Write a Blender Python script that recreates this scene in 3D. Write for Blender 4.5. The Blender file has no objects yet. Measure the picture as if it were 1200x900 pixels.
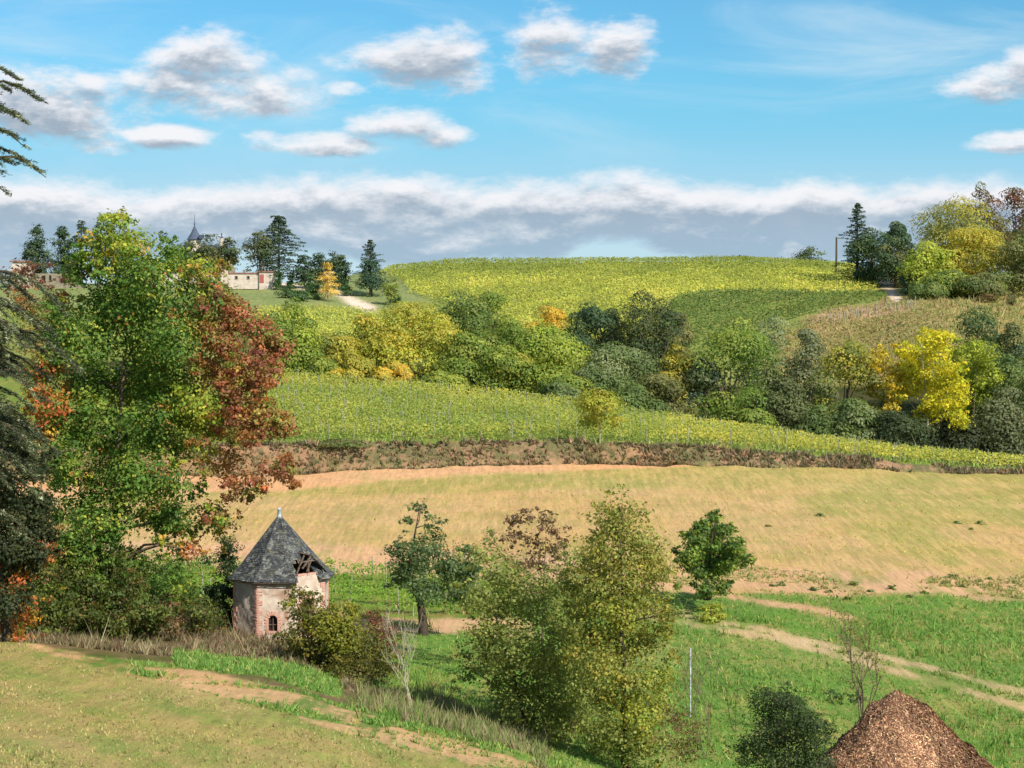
import bpy, math, random
import numpy as np
PI = math.pi
C = bpy.context.scene.collection
scene = bpy.context.scene

# ------------------------------------------------------------------ camera
F = 2239.0                      # focal length in photo pixels (1200 wide)
PITCH = math.atan(90.0 / F)     # horizon on photo row 360
cd = bpy.data.cameras.new('camera'); cam = bpy.data.objects.new('camera', cd); C.objects.link(cam)
cd.sensor_width = 36.0; cd.lens = 36.0 * F / 1200.0
cd.clip_start = 0.5; cd.clip_end = 20000
cam.location = (0, 0, 0); cam.rotation_euler = (PI/2 - PITCH, 0, 0)
scene.camera = cam
scene.view_settings.view_transform = 'Standard'; scene.view_settings.look = 'None'
scene.view_settings.gamma = 1; scene.view_settings.exposure = 0.45
SUN_EL = math.radians(37); SUN_AZ = math.radians(142)   # azimuth clockwise from +Y (view direction): behind, to the right

# ------------------------------------------------------------------ node expression helper
class X:
    """tiny wrapper: arithmetic on sockets makes Math nodes"""
    def __init__(s, nt, sock): s.nt, s.s = nt, sock
    def m(s, op, *a, clamp=False):
        n = s.nt.nodes.new('ShaderNodeMath'); n.operation = op; n.use_clamp = clamp
        for i, v in enumerate((s,) + a):
            if isinstance(v, X): s.nt.links.new(v.s, n.inputs[i])
            else: n.inputs[i].default_value = float(v)
        return X(s.nt, n.outputs[0])
    def __add__(s, o): return s.m('ADD', o)
    __radd__ = __add__
    def __sub__(s, o): return s.m('SUBTRACT', o)
    def __rsub__(s, o): return (s * -1) + o
    def __mul__(s, o): return s.m('MULTIPLY', o)
    __rmul__ = __mul__
    def __truediv__(s, o): return s.m('DIVIDE', o)
def maprange(x, a, b, c=0.0, d=1.0, smooth=True):
    n = x.nt.nodes.new('ShaderNodeMapRange'); n.clamp = True
    n.interpolation_type = 'SMOOTHSTEP' if smooth else 'LINEAR'
    x.nt.links.new(x.s, n.inputs[0])
    for i, v in enumerate((a, b, c, d)):
        if isinstance(v, X): x.nt.links.new(v.s, n.inputs[i+1])
        else: n.inputs[i+1].default_value = v
    return X(x.nt, n.outputs[0])
def noise(nt, vec, scale, detail=4, rough=.55, dist=0.0):
    n = nt.nodes.new('ShaderNodeTexNoise'); n.inputs['Scale'].default_value = scale
    n.inputs['Detail'].default_value = detail; n.inputs['Roughness'].default_value = rough
    n.inputs['Distortion'].default_value = dist
    nt.links.new(vec, n.inputs['Vector']); return X(nt, n.outputs[0])
def combine(nt, x, y, z):
    n = nt.nodes.new('ShaderNodeCombineXYZ')
    for i, v in enumerate((x, y, z)):
        if isinstance(v, X): nt.links.new(v.s, n.inputs[i])
        else: n.inputs[i].default_value = v
    return n.outputs[0]
def mixc(nt, fac, a, b, mode='MIX'):
    n = nt.nodes.new('ShaderNodeMix'); n.data_type = 'RGBA'; n.blend_type = mode
    for sock, v in ((n.inputs[0], fac), (n.inputs[6], a), (n.inputs[7], b)):
        if isinstance(v, X): nt.links.new(v.s, sock)
        elif isinstance(v, bpy.types.NodeSocket): nt.links.new(v, sock)
        elif isinstance(v, (int, float)): sock.default_value = v
        else: sock.default_value = (*v, 1)
    return n.outputs[2]
def lin(c):
    """sRGB 0-255 triple -> linear"""
    c = np.asarray(c, float) / 255
    return np.where(c <= .04045, c / 12.92, ((c + .055) / 1.055) ** 2.4)

# ------------------------------------------------------------------ sky
world = bpy.data.worlds.new('World'); scene.world = world; world.use_nodes = True
nt = world.node_tree; nt.nodes.clear()
WS = 0.10
out = nt.nodes.new('ShaderNodeOutputWorld'); bg = nt.nodes.new('ShaderNodeBackground')
bg.inputs[1].default_value = WS
nt.links.new(bg.outputs[0], out.inputs[0])
sky = nt.nodes.new('ShaderNodeTexSky'); sky.sky_type = 'NISHITA'; sky.sun_disc = False
sky.sun_elevation = SUN_EL; sky.sun_rotation = SUN_AZ; sky.altitude = 100
sky.air_density = 1.0; sky.dust_density = 0.6; sky.ozone_density = 2.0
tc = nt.nodes.new('ShaderNodeTexCoord')
sp = nt.nodes.new('ShaderNodeSeparateXYZ'); nt.links.new(tc.outputs['Generated'], sp.inputs[0])
dx, dy, dz = [X(nt, sp.outputs[i]) for i in range(3)]
AZ = dx.m('ARCTAN2', dy) * F        # azimuth measured in photo pixels, wraps right round the sky
EL = dz.m('ARCSINE') * F            # elevation above the true horizon in the same unit
# billowy displacement, 3D so it has no seam
dirv = tc.outputs['Generated']
def cloud_vec(shift):
    return combine(nt, dx, dy, (dz + shift) * 2.3)
#  (photo x, photo y of the centre, half width, half height above, half height below)
PUFFS = [(258, 118, 112, 30, 30), (248, 72, 66, 32, 26), (75, 140, 95, 42, 38), (15, 125, 62, 36, 45), (196, 163, 52, 14, 14),
         (500, 80, 76, 40, 34), (445, 76, 66, 22, 16), (405, 108, 24, 10, 10),
         (640, 56, 50, 42, 40), (722, 60, 44, 34, 34), (738, 92, 13, 9, 9), (120, 178, 30, 11, 9), (350, 92, 22, 12, 10), (310, 165, 18, 10, 8),
         (460, 150, 54, 22, 18), (515, 164, 36, 12, 12), (375, 173, 72, 15, 13),
         (1165, 110, 55, 26, 20), (1200, 98, 32, 28, 30), (1190, 178, 50, 15, 12)]
def density(shift):
    """cloud density at the elevation EL+shift"""
    e = EL + shift
    v = cloud_vec(shift / F)
    n = (noise(nt, v, 21, 8, .64, .15) - .5) + (noise(nt, v, 75, 4, .6) - .5) * .28
    n2 = noise(nt, v, 9, 3, .5) - .5
    d = None
    for (u0, v0, ra, rt, rb) in PUFFS:
        a0, e0 = math.atan((u0 - 600) / F) * F, (360 - v0)
        da = (AZ - a0) / (ra * 1.2)
        de = e - e0
        up = de.m('MAXIMUM', 0) / (rt * 1.2); dn = de.m('MINIMUM', 0) / (rb * 1.1)
        q = (1 - (da * da + up * up + dn * dn)) * min(1, .30 + ra / 85)
        d = q if d is None else d.m('SMOOTH_MAX', q, .3)
    d = d.m('MAXIMUM', -1.2)
    # the long distant bank low down, all the way round
    bt = (noise(nt, combine(nt, dx, dy, 0.0), 7, 3, .5) - .5) * 50 + 150
    top = (bt - e) / 25
    bot = (e - ((noise(nt, combine(nt, dx, dy, .37), 11, 3, .5) - .5) * 130 + 52)) / 16
    bank = top.m('MINIMUM', bot).m('MINIMUM', 1.2)
    # fair-weather clouds over the rest of the sky
    zz = dz.m('MAXIMUM', .06)
    pv = combine(nt, dx / zz, dy / zz, 0.0)
    hi = noise(nt, pv, .55, 6, .55) - .53
    hi = hi * 9 * maprange(e, 420, 700)  - maprange(e, 700, 420) * 3
    d = d.m('MAXIMUM', hi.m('MINIMUM', 1.2)) + n * 3.3 + n2 * .8 - .10
    return d.m('MAXIMUM', bank + n * 2.8 + n2 * .6)
D0 = density(0.0); D1 = density(15.0)
cover = maprange(D0, -.24, .90)
shade = D1.m('MAXIMUM', -.3)
light = maprange(shade + (D0 - D1) * -.45, -.25, 1.35, 1.0, 0.0)
fine = noise(nt, cloud_vec(.004), 17, 6, .6)
light = (light + (fine - .5) * maprange(EL, 120, 190, .36, .46)).m('MAXIMUM', 0).m('MINIMUM', 1)
k = 1 / WS / 2**.45      # clouds keep their own brightness under the exposure above
white = [.93 * k, .93 * k, .96 * k]; grey = [.36 * k, .43 * k, .52 * k]; lowgrey = [.36 * k, .50 * k, .63 * k]
# further clouds sit in bluer air
shadow_c = mixc(nt, maprange(EL, 60, 150), lowgrey, grey)
cloud_c = mixc(nt, light, shadow_c, white)
# base blue
tint = mixc(nt, maprange(EL, 0, 60), (.86, .90, 1.12), (.38, .79, .95))
tint = mixc(nt, maprange(EL, 300, 1500), tint, (.46, .80, .95))
blue = mixc(nt, 1.0, sky.outputs[0], tint, 'MULTIPLY')
low = mixc(nt, maprange(EL, 40, 260), [.58 * k, .76 * k, .88 * k], [.21 * k, .60 * k, .87 * k])
blue = mixc(nt, maprange(EL, 330, 120, 0.0, .85), blue, low)
# thin cirrus veil
cv = combine(nt, dx, dy, dz * 4.5)
ci = noise(nt, cv, 5.5, 7, .62, .6)
ci = maprange(ci, .42, .78) * maprange(EL, 120, 330, .25, .85)
blue = mixc(nt, ci, blue, [.62 * k, .80 * k, .92 * k])
col = mixc(nt, cover * .96, blue, cloud_c)
nt.links.new(col, bg.inputs[0])
world.cycles.sampling_method = 'MANUAL'; world.cycles.sample_map_resolution = 512

sl = bpy.data.lights.new('sun', 'SUN'); sun = bpy.data.objects.new('sun', sl); C.objects.link(sun)
sl.energy = 4.8; sl.angle = math.radians(.55); sl.color = (1.0, .95, .86)
sd = np.array([math.sin(SUN_AZ) * math.cos(SUN_EL), math.cos(SUN_AZ) * math.cos(SUN_EL), math.sin(SUN_EL)])
from mathutils import Vector
sun.rotation_euler = Vector(sd).to_track_quat('Z', 'Y').to_euler(); sun.location = (40, -60, 80)

# ------------------------------------------------------------------ numeric helpers
def vnoise(x, y, s, seed=0):
    """smooth value noise 0..1"""
    x = np.asarray(x, float) / s; y = np.asarray(y, float) / s
    xi, yi = np.floor(x).astype(np.int64), np.floor(y).astype(np.int64)
    fx, fy = x - xi, y - yi; fx = fx*fx*(3-2*fx); fy = fy*fy*(3-2*fy)
    def h(a, b):
        n = (a * 374761393 + b * 668265263 + seed * 974634777) & 0x7fffffff
        n = ((n ^ (n >> 13)) * 1274126177) & 0x7fffffff
        return ((n ^ (n >> 16)) & 0xffff) / 65535.0
    return (h(xi, yi)*(1-fx) + h(xi+1, yi)*fx)*(1-fy) + (h(xi, yi+1)*(1-fx) + h(xi+1, yi+1)*fx)*fy
def fbm(x, y, s, seed=0, o=3):
    r = 0; a = 1; t = 0
    for i in range(o): r = r + a * vnoise(x, y, s / 2**i, seed + i*7); t += a; a *= .55
    return r / t
def inpoly(u, v, poly):
    u = np.asarray(u, float); v = np.asarray(v, float)
    c = np.zeros(np.broadcast(u, v).shape, bool); n = len(poly)
    for i in range(n):
        x0, y0 = poly[i]; x1, y1 = poly[(i+1) % n]
        if y0 == y1: continue
        c ^= ((y0 > v) != (y1 > v)) & (u < (x1 - x0) * (v - y0) / (y1 - y0) + x0)
    return c
def segdist(u, v, pts):
    d = np.full(np.shape(u), 1e9)
    for (a, b), (c, e) in zip(pts[:-1], pts[1:]):
        dx_, dy_ = c - a, e - b
        t = np.clip(((u - a) * dx_ + (v - b) * dy_) / (dx_*dx_ + dy_*dy_), 0, 1)
        d = np.minimum(d, np.hypot(u - a - t*dx_, (v - b - t*dy_)))
    return d
CP, SP = math.cos(PITCH), math.sin(PITCH)
def z_at(v, Y):
    t = (450 - v) / F
    return Y * (t*CP - SP) / (CP + t*SP)
def project(x, y, z):
    d = y*CP - z*SP
    return 600 + F*x/d, 450 - F*(y*SP + z*CP)/d
def px(Y): return Y / F         # metres per photo pixel

# ------------------------------------------------------------------ the lie of the land: profiles (distance, photo row)
PROF = {
 0:   [(50,900),(85,749),(92,747),(103,741),(130,700),(150,667),(205,560),(206,527),(212,521),(285,443),(300,440),(340,428),(420,378),(515,333),(560,332),(640,345)],
 200: [(50,925),(82,772),(92,762),(103,743),(130,701),(150,668),(205,557),(206,524),(212,518),(285,443),(300,440),(340,428),(420,378),(515,333),(560,332),(640,345)],
 330: [(50,945),(77,803),(90,776),(103,746),(115,727),(130,702),(150,670),(205,555),(206,523),(212,517),(285,443),(300,440),(340,426),(420,380),(515,334),(560,330),(640,345)],
 450: [(50,970),(73,838),(82,832),(90,812),(100,785),(115,745),(124,724),(150,671),(205,549),(206,521),(212,516),(283,453),(300,450),(340,430),(420,388),(500,343),(600,316),(700,325)],
 550: [(50,1000),(70,868),(80,858),(90,832),(100,798),(115,749),(124,724),(150,672),(205,546),(206,521),(212,516),(277,464),(300,462),(340,434),(420,390),(600,306.5),(700,320)],
 650: [(50,1050),(67,905),(78,890),(90,855),(100,812),(115,756),(134,697),(150,660),(205,544),(206,520),(212,515),(270,476),(300,476),(340,440),(420,392),(600,305.5),(700,320)],
 800: [(50,1150),(68,1000),(80,925),(90,868),(100,815),(115,757),(134,697),(150,656),(205,545),(206,523),(212,521),(258,497),(300,502),(340,455),(400,397),(470,349),(600,304.5),(700,320)],
 900: [(50,1150),(68,1000),(80,925),(90,868),(100,815),(115,757),(134,697),(150,656),(205,547),(206,530),(212,528),(245,513),(300,520),(340,460),(400,400),(470,347),(590,305.5),(700,322)],
 1000:[(50,1150),(68,1000),(80,925),(90,868),(100,815),(115,757),(134,699),(150,658),(205,549),(206,537),(212,536),(235,529),(300,532),(340,458),(370,425),(400,394),(440,364),(465,350),(560,314),(600,314),(700,330)],
 1100:[(50,1150),(68,1000),(80,925),(90,868),(100,815),(115,757),(134,701),(150,660),(205,552),(206,545),(212,544),(228,541),(300,540),(340,455),(370,410),(400,378),(430,356),(470,345),(520,326),(600,318),(700,335)],
 1200:[(50,1150),(68,1000),(80,925),(90,868),(100,815),(115,757),(134,703),(150,662),(205,555),(206,552),(212,552),(220,551),(300,545),(340,465),(370,415),(400,384),(430,360),(470,345),(520,330),(600,322),(700,335)],
}
YG = np.arange(0, 3200, 1.0)
COLU = np.array(sorted(PROF))
def smooth(a, w):
    k_ = np.ones(w) / w
    for _ in range(2): a = np.convolve(np.pad(a, w//2, mode='edge'), k_, 'valid')[:len(a)]
    return a
ZT = []
for u_ in COLU:
    pr = PROF[u_]
    ys = [-200, 0] + [p[0] for p in pr] + [1000, 1600, 3200]
    zs = [-1.7, -1.7] + [z_at(p[1], p[0]) for p in pr] + [-18, -28, -40]
    z = np.interp(YG, ys, zs)
    n0 = 206
    z = np.concatenate([smooth(z[:n0], 7), smooth(z[n0:n0+104], 9), smooth(z[n0+104:], 25)])
    j = n0 + 104; z[j-12:j+12] = np.interp(np.arange(24), [0, 23], [z[j-12], z[j+11]])
    ZT.append(z)
ZT = np.array(ZT)
def ground(x, y):
    x = np.asarray(x, float); y = np.asarray(y, float)
    u = np.clip(600 + F * x / np.maximum(y, 40), 0, 1199.99)
    j = np.clip(np.searchsorted(COLU, u, side='right') - 1, 0, len(COLU) - 2)
    t = (u - COLU[j]) / (COLU[j+1] - COLU[j])
    yy = np.clip(y, 0, 3190); i = yy.astype(int); f = yy - i
    # cubic (Catmull-Rom) across columns for a smooth land
    def row(jj): jj = np.clip(jj, 0, len(COLU)-1); return ZT[jj, i]*(1-f) + ZT[jj, i+1]*f
    a, b, c, d = row(j-1), row(j), row(j+1), row(j+2)
    m0 = (c - a) * .5 * .5; m1 = (d - b) * .5 * .5
    t2, t3 = t*t, t*t*t
    z = (2*t3-3*t2+1)*b + (t3-2*t2+t)*m0 + (-2*t3+3*t2)*c + (t3-t2)*m1
    amp = np.clip((y - 30) / 60, 0, 1) * (1 + np.clip((y-250)/200, 0, 1.5))
    z = z + amp * ((fbm(x, y, 14, 3) - .5) * .35 + (fbm(x, y, 2.6, 9, 2) - .5) * .13)
    bank = np.exp(-((y - 206.2) / 2.2)**2)
    z = z + bank * (fbm(x, y, 3.0, 21) - .5) * 1.0
    return z
def spot(u, Y):
    """ground point seen in photo column u at distance Y"""
    x = (u - 600) / F * Y
    for _ in range(3):
        z = float(ground(x, Y)); x = (u - 600) / F * (Y*CP - z*SP)
    return x, Y, float(ground(x, Y))
def top_z(v, Y): return z_at(v, Y)

# ------------------------------------------------------------------ zones of the ground
VY_U = [0, 330, 500, 650, 800, 900, 1000, 1100, 1200]
VY_Y = [288, 286, 281, 271, 259, 246, 237, 230, 222]
NEAR_EDGE = [(-400,735),(0,749),(110,768),(200,777),(330,803),(450,840),(560,870),(640,903),(760,960),(1000,1100)]
RUT1 = [(700,707),(760,714),(820,725),(883,735),(943,751),(987,760),(1033,770),(1083,781),(1133,796),(1200,811),(1330,850)]
RUT2 = [(760,724),(820,733),(900,747),(950,760),(987,769),(1033,783),(1083,794),(1133,809),(1200,829),(1330,870)]
PATH2 = [(560,672),(700,680),(790,688),(850,698),(900,707),(950,713),(995,724)]
def L(*a): return lin(a)
Z = dict(                    # zone: colour A, colour B, share of B, clump size of B
 near   =(L(176,154,98),  L(154,150,82), .50),
 nearg  =(L(166,152,90),  L(138,146,74), .54),
 strip  =(L(208,166,120), L(112,130,62),  .36),
 stripg =(L(160,140,84),  L(98,130,54),  .66),
 scrub  =(L(128,108,76),   L(96,98,52),   .45),
 meadow =(L(152,150,84),  L(104,138,58),  .60),
 track  =(L(202,172,130), L(146,146,84), .36),
 path   =(L(208,164,124), L(140,140,80), .16),
 fringe =(L(208,166,126), L(160,148,92), .32),
 field  =(L(200,164,112), L(176,154,96), .46),
 fieldg =(L(190,164,104),  L(160,150,84), .54),
 orange =(L(216,166,120),  L(196,166,112), .2),
 bank   =(L(158,124,96),  L(104,100,66),   .55),
 vinelow=(L(142,132,72),  L(112,132,52), .62),
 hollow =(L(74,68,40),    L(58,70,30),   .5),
 hill   =(L(140,142,74),  L(118,132,64), .5),
 lawn   =(L(136,142,88),  L(118,132,80), .5),
 drive  =(L(226,204,184), L(212,190,166),.3),
 rough  =(L(158,140,88),  L(120,124,62), .5),
 roughp =(L(186,150,124), L(140,128,76), .42),
)
ZN = list(Z)
def zones(x, y, z):
    u, v = project(x, y, z)
    j = (fbm(x, y, 3.0, 31) - .5); j2 = fbm(x, y, 9, 37) - .5
    v2 = v + j*7 + j2*5; u2 = u + j2*14
    zi = np.full(np.shape(x), ZN.index('meadow'))
    def setz(mask, name): zi[mask] = ZN.index(name)
    yb = np.where(u < 600, np.interp(u, [0, 330, 450, 600], [150, 150, 150, 142]), 136)
    edge_v = np.interp(u, [p[0] for p in NEAR_EDGE], [p[1] for p in NEAR_EDGE])
    # meadow west of the trees: scrub and bramble round the hut
    setz((u2 < 440) & (y < 126), 'scrub')
    setz((u2 > 385) & (u2 < 620) & (y > 117) & (y < 124) , 'fringe')
    setz((y >= 124) & (y < yb) & (u2 < 600), 'vinelow')
    near = (v2 > edge_v) & (y < 92) & (u < 1100)
    setz(near, 'strip')
    inner = v + j*6 > edge_v + np.interp(u, [0, 200, 330, 450, 600, 800], [0, 24, 34, 34, 26, 18])
    setz(near & ~inner & (fbm(x*.6 + y*.5, y*1.2, 2.6, 67) > .56) & (u > 60), 'stripg')
    setz(near & inner, 'near')
    stripe = np.sin((v - .40*u + (fbm(x, y, 11, 5)-.5)*34) * .155) + (fbm(x, y, 5, 6)-.5)*1.8
    setz(near & inner & (stripe > .15), 'nearg')
    setz((y < 95) & ((fbm(x, y, 4.5, 61) > .47) | (v2 < edge_v + 3)) & inpoly(u2, v2, [(200,762),(330,775),(450,800),(460,832),(380,812),(300,790),(210,782)]), 'stripg')
    setz((y < 82) & (np.abs(v - edge_v - 10) < 5 + j*14) & (u > 280) & (j2 > .02), 'stripg')
    # the brushy strip below the near field
    setz((y < 100) & (v2 < edge_v) & (v2 > edge_v - 40) & (u > 400) & (u < 640) & (fbm(x, y, 3.5, 63) > .45), 'scrub')
    setz((y > 95) & (y < 150) & (u > 1150) & inpoly(u2, v2, [(1130,880),(1180,868),(1200,876),(1200,900),(1140,900)]), 'fringe')
    # ploughed field
    yb = yb + (fbm(x, y, 5, 71) - .5)*9*(u > 600)
    setz((y >= yb) & (y < 206), 'field')
    g = (fbm(x + y*.4, y*.5, 22, 11) > .56) | (y > 188)
    setz((y >= yb) & (y < 206) & g & (v2 > 0), 'fieldg')
    setz((y < 175) & (y >= yb-3) & inpoly(u2, v2 + j*9, [(-200,634),(450,638),(600,650),(800,665),(900,666),(1000,668),(1200,674),(1500,680),(1500,716),(1200,712),(1050,709),(960,700),(850,688),(700,682),(560,676),(400,672),(-200,672)]), 'fringe')
    setz((y > 150) & (y < 206) & inpoly(u2, v, [(-200,556),(330,553),(700,541),(860,545),(720,549.5),(560,555),(440,564),(330,576),(-200,590)]), 'orange')
    # tracks
    w = fbm(x, y, 1.6, 41) - .5
    rr = np.minimum(segdist(u, v*2, [(a, b*2) for a, b in RUT1]), segdist(u, v*2, [(a, b*2) for a, b in RUT2]))
    setz((y < 150) & (y > 85) & (rr + w*9 < np.interp(u, [700, 900, 1200], [5, 6.2, 7.6])), 'track')
    rr = segdist(u, v*2, [(a, b*2) for a, b in PATH2])
    setz((y < 150) & (y > 100) & (rr + w*7 < 7), 'path')
    # bank, vineyard terrace, hollow
    setz((y >= 204.5) & (y < 206.9), 'bank')
    setz((y >= 206.9) & (y < 296), 'vinelow')
    vy = np.interp(u, VY_U, VY_Y)
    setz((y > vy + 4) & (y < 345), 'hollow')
    # far hill
    setz(y >= 345, 'hill')
    setz((y >= 345) & (u2 < 470) & (v2 < 362), 'lawn')
    setz((y >= 345) & inpoly(u2, v2, [(455,330),(480,330),(500,352),(470,362),(440,362)]), 'lawn')
    setz((y >= 345) & inpoly(u2, v2, [(1045,352),(1300,340),(1300,520),(880,520),(900,400),(985,366)]), 'rough')
    setz((y >= 345) & inpoly(u2, v2, [(945,372),(1000,358),(1078,352),(1078,364),(1010,376),(950,392)]), 'roughp')
    setz((y > 440) & (u > 1030), 'rough')
    for pts, wd in ((DRIVE, 5.0), (DRIVE2, 2.0), (LANE, 4.2)):
        rr = segdist(u, v, pts)
        setz((y > 380) & (y < 600) & (rr < wd), 'drive')
    return zi, u, v
DRIVE = [(396,341),(404,346),(412,353),(423,358),(434,361)]
DRIVE2 = [(318,331),(335,333),(357,338),(396,342)]
LANE = [(1012,319),(1026,323),(1038,330),(1042,340),(1046,347),(1052,350)]

# ------------------------------------------------------------------ materials
def newmat(name):
    m = bpy.data.materials.new(name); m.use_nodes = True
    n = m.node_tree; b = n.nodes['Principled BSDF']
    b.inputs['Roughness'].default_value = .85; b.inputs['Specular IOR Level'].default_value = .2
    return m, n, b
def attr(n, name):
    a = n.nodes.new('ShaderNodeAttribute'); a.attribute_name = name; return a
def foliage_mat(name, trans=.3, rough=.6, spec=.3):
    m, n, b = newmat(name)
    a = attr(n, 'col')
    n.links.new(a.outputs['Color'], b.inputs['Base Color'])
    b.inputs['Roughness'].default_value = rough; b.inputs['Specular IOR Level'].default_value = spec
    t = n.nodes.new('ShaderNodeBsdfTranslucent')
    n.links.new(mixc(n, 1.0, a.outputs['Color'], (1.25, 1.2, .7), 'MULTIPLY'), t.inputs[0])
    mx = n.nodes.new('ShaderNodeMixShader'); mx.inputs[0].default_value = trans
    n.links.new(b.outputs[0], mx.inputs[1]); n.links.new(t.outputs[0], mx.inputs[2])
    n.links.new(mx.outputs[0], n.nodes['Material Output'].inputs[0])
    return m
def noisy_mat(name, c1, c2, scale=6, rough=.85, bump=.3, stretch=(1,1,1), contrast=(.35,.65), detail=6, c3=None):
    m, n, b = newmat(name)
    t = n.nodes.new('ShaderNodeTexCoord'); mp = n.nodes.new('ShaderNodeMapping')
    mp.inputs['Scale'].default_value = stretch
    n.links.new(t.outputs['Object'], mp.inputs[0])
    f = noise(n, mp.outputs[0], scale, detail, .62)
    c = mixc(n, maprange(f, *contrast), lin(c1), lin(c2))
    if c3 is not None:
        f2 = noise(n, mp.outputs[0], scale*.37, 5, .65, .4)
        c = mixc(n, maprange(f2, .52, .66) , c, lin(c3))
    n.links.new(c, b.inputs['Base Color']); b.inputs['Roughness'].default_value = rough
    if bump:
        bp = n.nodes.new('ShaderNodeBump'); bp.inputs['Strength'].default_value = bump; bp.inputs['Distance'].default_value = .05
        n.links.new(f.s, bp.inputs['Height']); n.links.new(bp.outputs[0], b.inputs['Normal'])
    return m
M = {}
M['leaf'] = foliage_mat('leaf', .46); M['needle'] = foliage_mat('needle', .12, .5, .35)
M['grass'] = foliage_mat('grass_blades', .25)
M['bark'] = noisy_mat('bark', (84,70,54), (124,110,90), 9, bump=.6, stretch=(3,3,.6))
M['palebark'] = noisy_mat('pale_bark', (150,140,116), (184,174,150), 9, bump=.3, stretch=(2,2,.6))
M['darkbark'] = noisy_mat('dark_bark', (52,44,36), (86,74,60), 9, bump=.6, stretch=(3,3,.6))
M['plaster'] = noisy_mat('old_plaster', (176,154,136), (204,188,170), 1.6, bump=.5, contrast=(.3,.7), detail=9, c3=(160,128,108))
M['brick'] = noisy_mat('brick', (178,126,108), (200,156,138), 3, bump=.4, detail=8)
M['slate'] = None
M['zinc'] = noisy_mat('zinc', (150,160,166), (186,194,198), 8, rough=.45, bump=.1)
M['timber'] = noisy_mat('old_timber', (84,70,60), (122,106,92), 6, bump=.5, stretch=(1,1,5))
M['dark'] = noisy_mat('dark_interior', (34,28,26), (48,40,36), 4, bump=0)
M['stake'] = noisy_mat('grey_stake', (136,132,116), (164,160,144), 8, bump=.2)
M['whitewall'] = noisy_mat('limewash', (200,186,172), (178,162,146), .9, bump=.1)
M['farslate'] = noisy_mat('far_slate', (66,74,92), (88,96,112), 3, bump=.1)
M['tileroof'] = noisy_mat('tile_roof', (120,84,72), (150,108,92), 3, bump=.2)
M['garden_wall'] = noisy_mat('garden_wall', (122,114,96), (144,134,114), 1.2, bump=.2)
M['door'] = noisy_mat('red_door', (150,84,76), (166,98,88), 4, bump=.1)
M['chip'] = foliage_mat('wood_chip', 0.0, .8, .2)
m, n, b = newmat('lichened_slate')
a = attr(n, 'col'); t = n.nodes.new('ShaderNodeTexCoord')
f = noise(n, t.outputs['Object'], 2.3, 9, .72, .3); f2 = noise(n, t.outputs['Object'], 11, 5, .7)
c = mixc(n, maprange(f + (f2 - .5) * .7, .5, .64) * .8, a.outputs['Color'], lin((138,138,130)))
c = mixc(n, maprange(noise(n, t.outputs['Object'], 1.1, 6, .65), .58, .70) * .35, c, lin((90,88,66)))
n.links.new(c, b.inputs['Base Color']); b.inputs['Roughness'].default_value = .7; M['slate'] = m

def ground_material():
    m, n, b = newmat('land')
    A, B, W = attr(n, 'colA'), attr(n, 'colB'), attr(n, 'wB')
    g = n.nodes.new('ShaderNodeNewGeometry')
    pos = g.outputs['Position']
    mp = n.nodes.new('ShaderNodeMapping'); mp.inputs['Rotation'].default_value = (0, 0, math.radians(-20)); mp.inputs['Scale'].default_value = (1, .11, 1)
    n.links.new(pos, mp.inputs[0])
    mp2 = n.nodes.new('ShaderNodeMapping'); mp2.inputs['Rotation'].default_value = (0, 0, math.radians(-20)); mp2.inputs['Scale'].default_value = (1, .02, 1)
    n.links.new(pos, mp2.inputs[0])
    n1 = noise(n, pos, .9, 9, .66, .2)           # clumps
    n2 = noise(n, mp.outputs[0], 1.5, 6, .62)     # drilled lines
    n3 = noise(n, pos, 9.0, 5, .7)               # stems and clods
    s = n1 * .45 + n2 * .55 + (n3 - .5) * .40
    w = X(n, W.outputs['Fac'])
    fac = maprange(s + (w - .5) * .42 + (noise(n, pos, .16, 4, .6) - .5) * .55, .43, .59)
    c = mixc(n, fac, A.outputs['Color'], B.outputs['Color'])
    big = noise(n, pos, .085, 5, .55)
    c = mixc(n, maprange(big, .35, .65) * .35, c, mixc(n, 1.0, c, (1.12, .98, .80), 'MULTIPLY'))
    n4 = noise(n, mp.outputs[0], 4.5, 4, .7)
    n5 = noise(n, mp2.outputs[0], 2.6, 3, .6)
    val = maprange(n3 * .22 + n1 * .26 + n4 * .27 + n5 * .25, .38, .62, .68, 1.28, False)
    hsv = n.nodes.new('ShaderNodeHueSaturation'); n.links.new(val.s, hsv.inputs['Value']); n.links.new(c, hsv.inputs['Color'])
    n.links.new(hsv.outputs[0], b.inputs['Base Color'])
    bp = n.nodes.new('ShaderNodeBump'); bp.inputs['Strength'].default_value = .75; bp.inputs['Distance'].default_value = .16
    n.links.new((n3 * .5 + s).s, bp.inputs['Height']); n.links.new(bp.outputs[0], b.inputs['Normal'])
    b.inputs['Roughness'].default_value = .95; b.inputs['Specular IOR Level'].default_value = .1
    return m
M['ground'] = ground_material()

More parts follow.
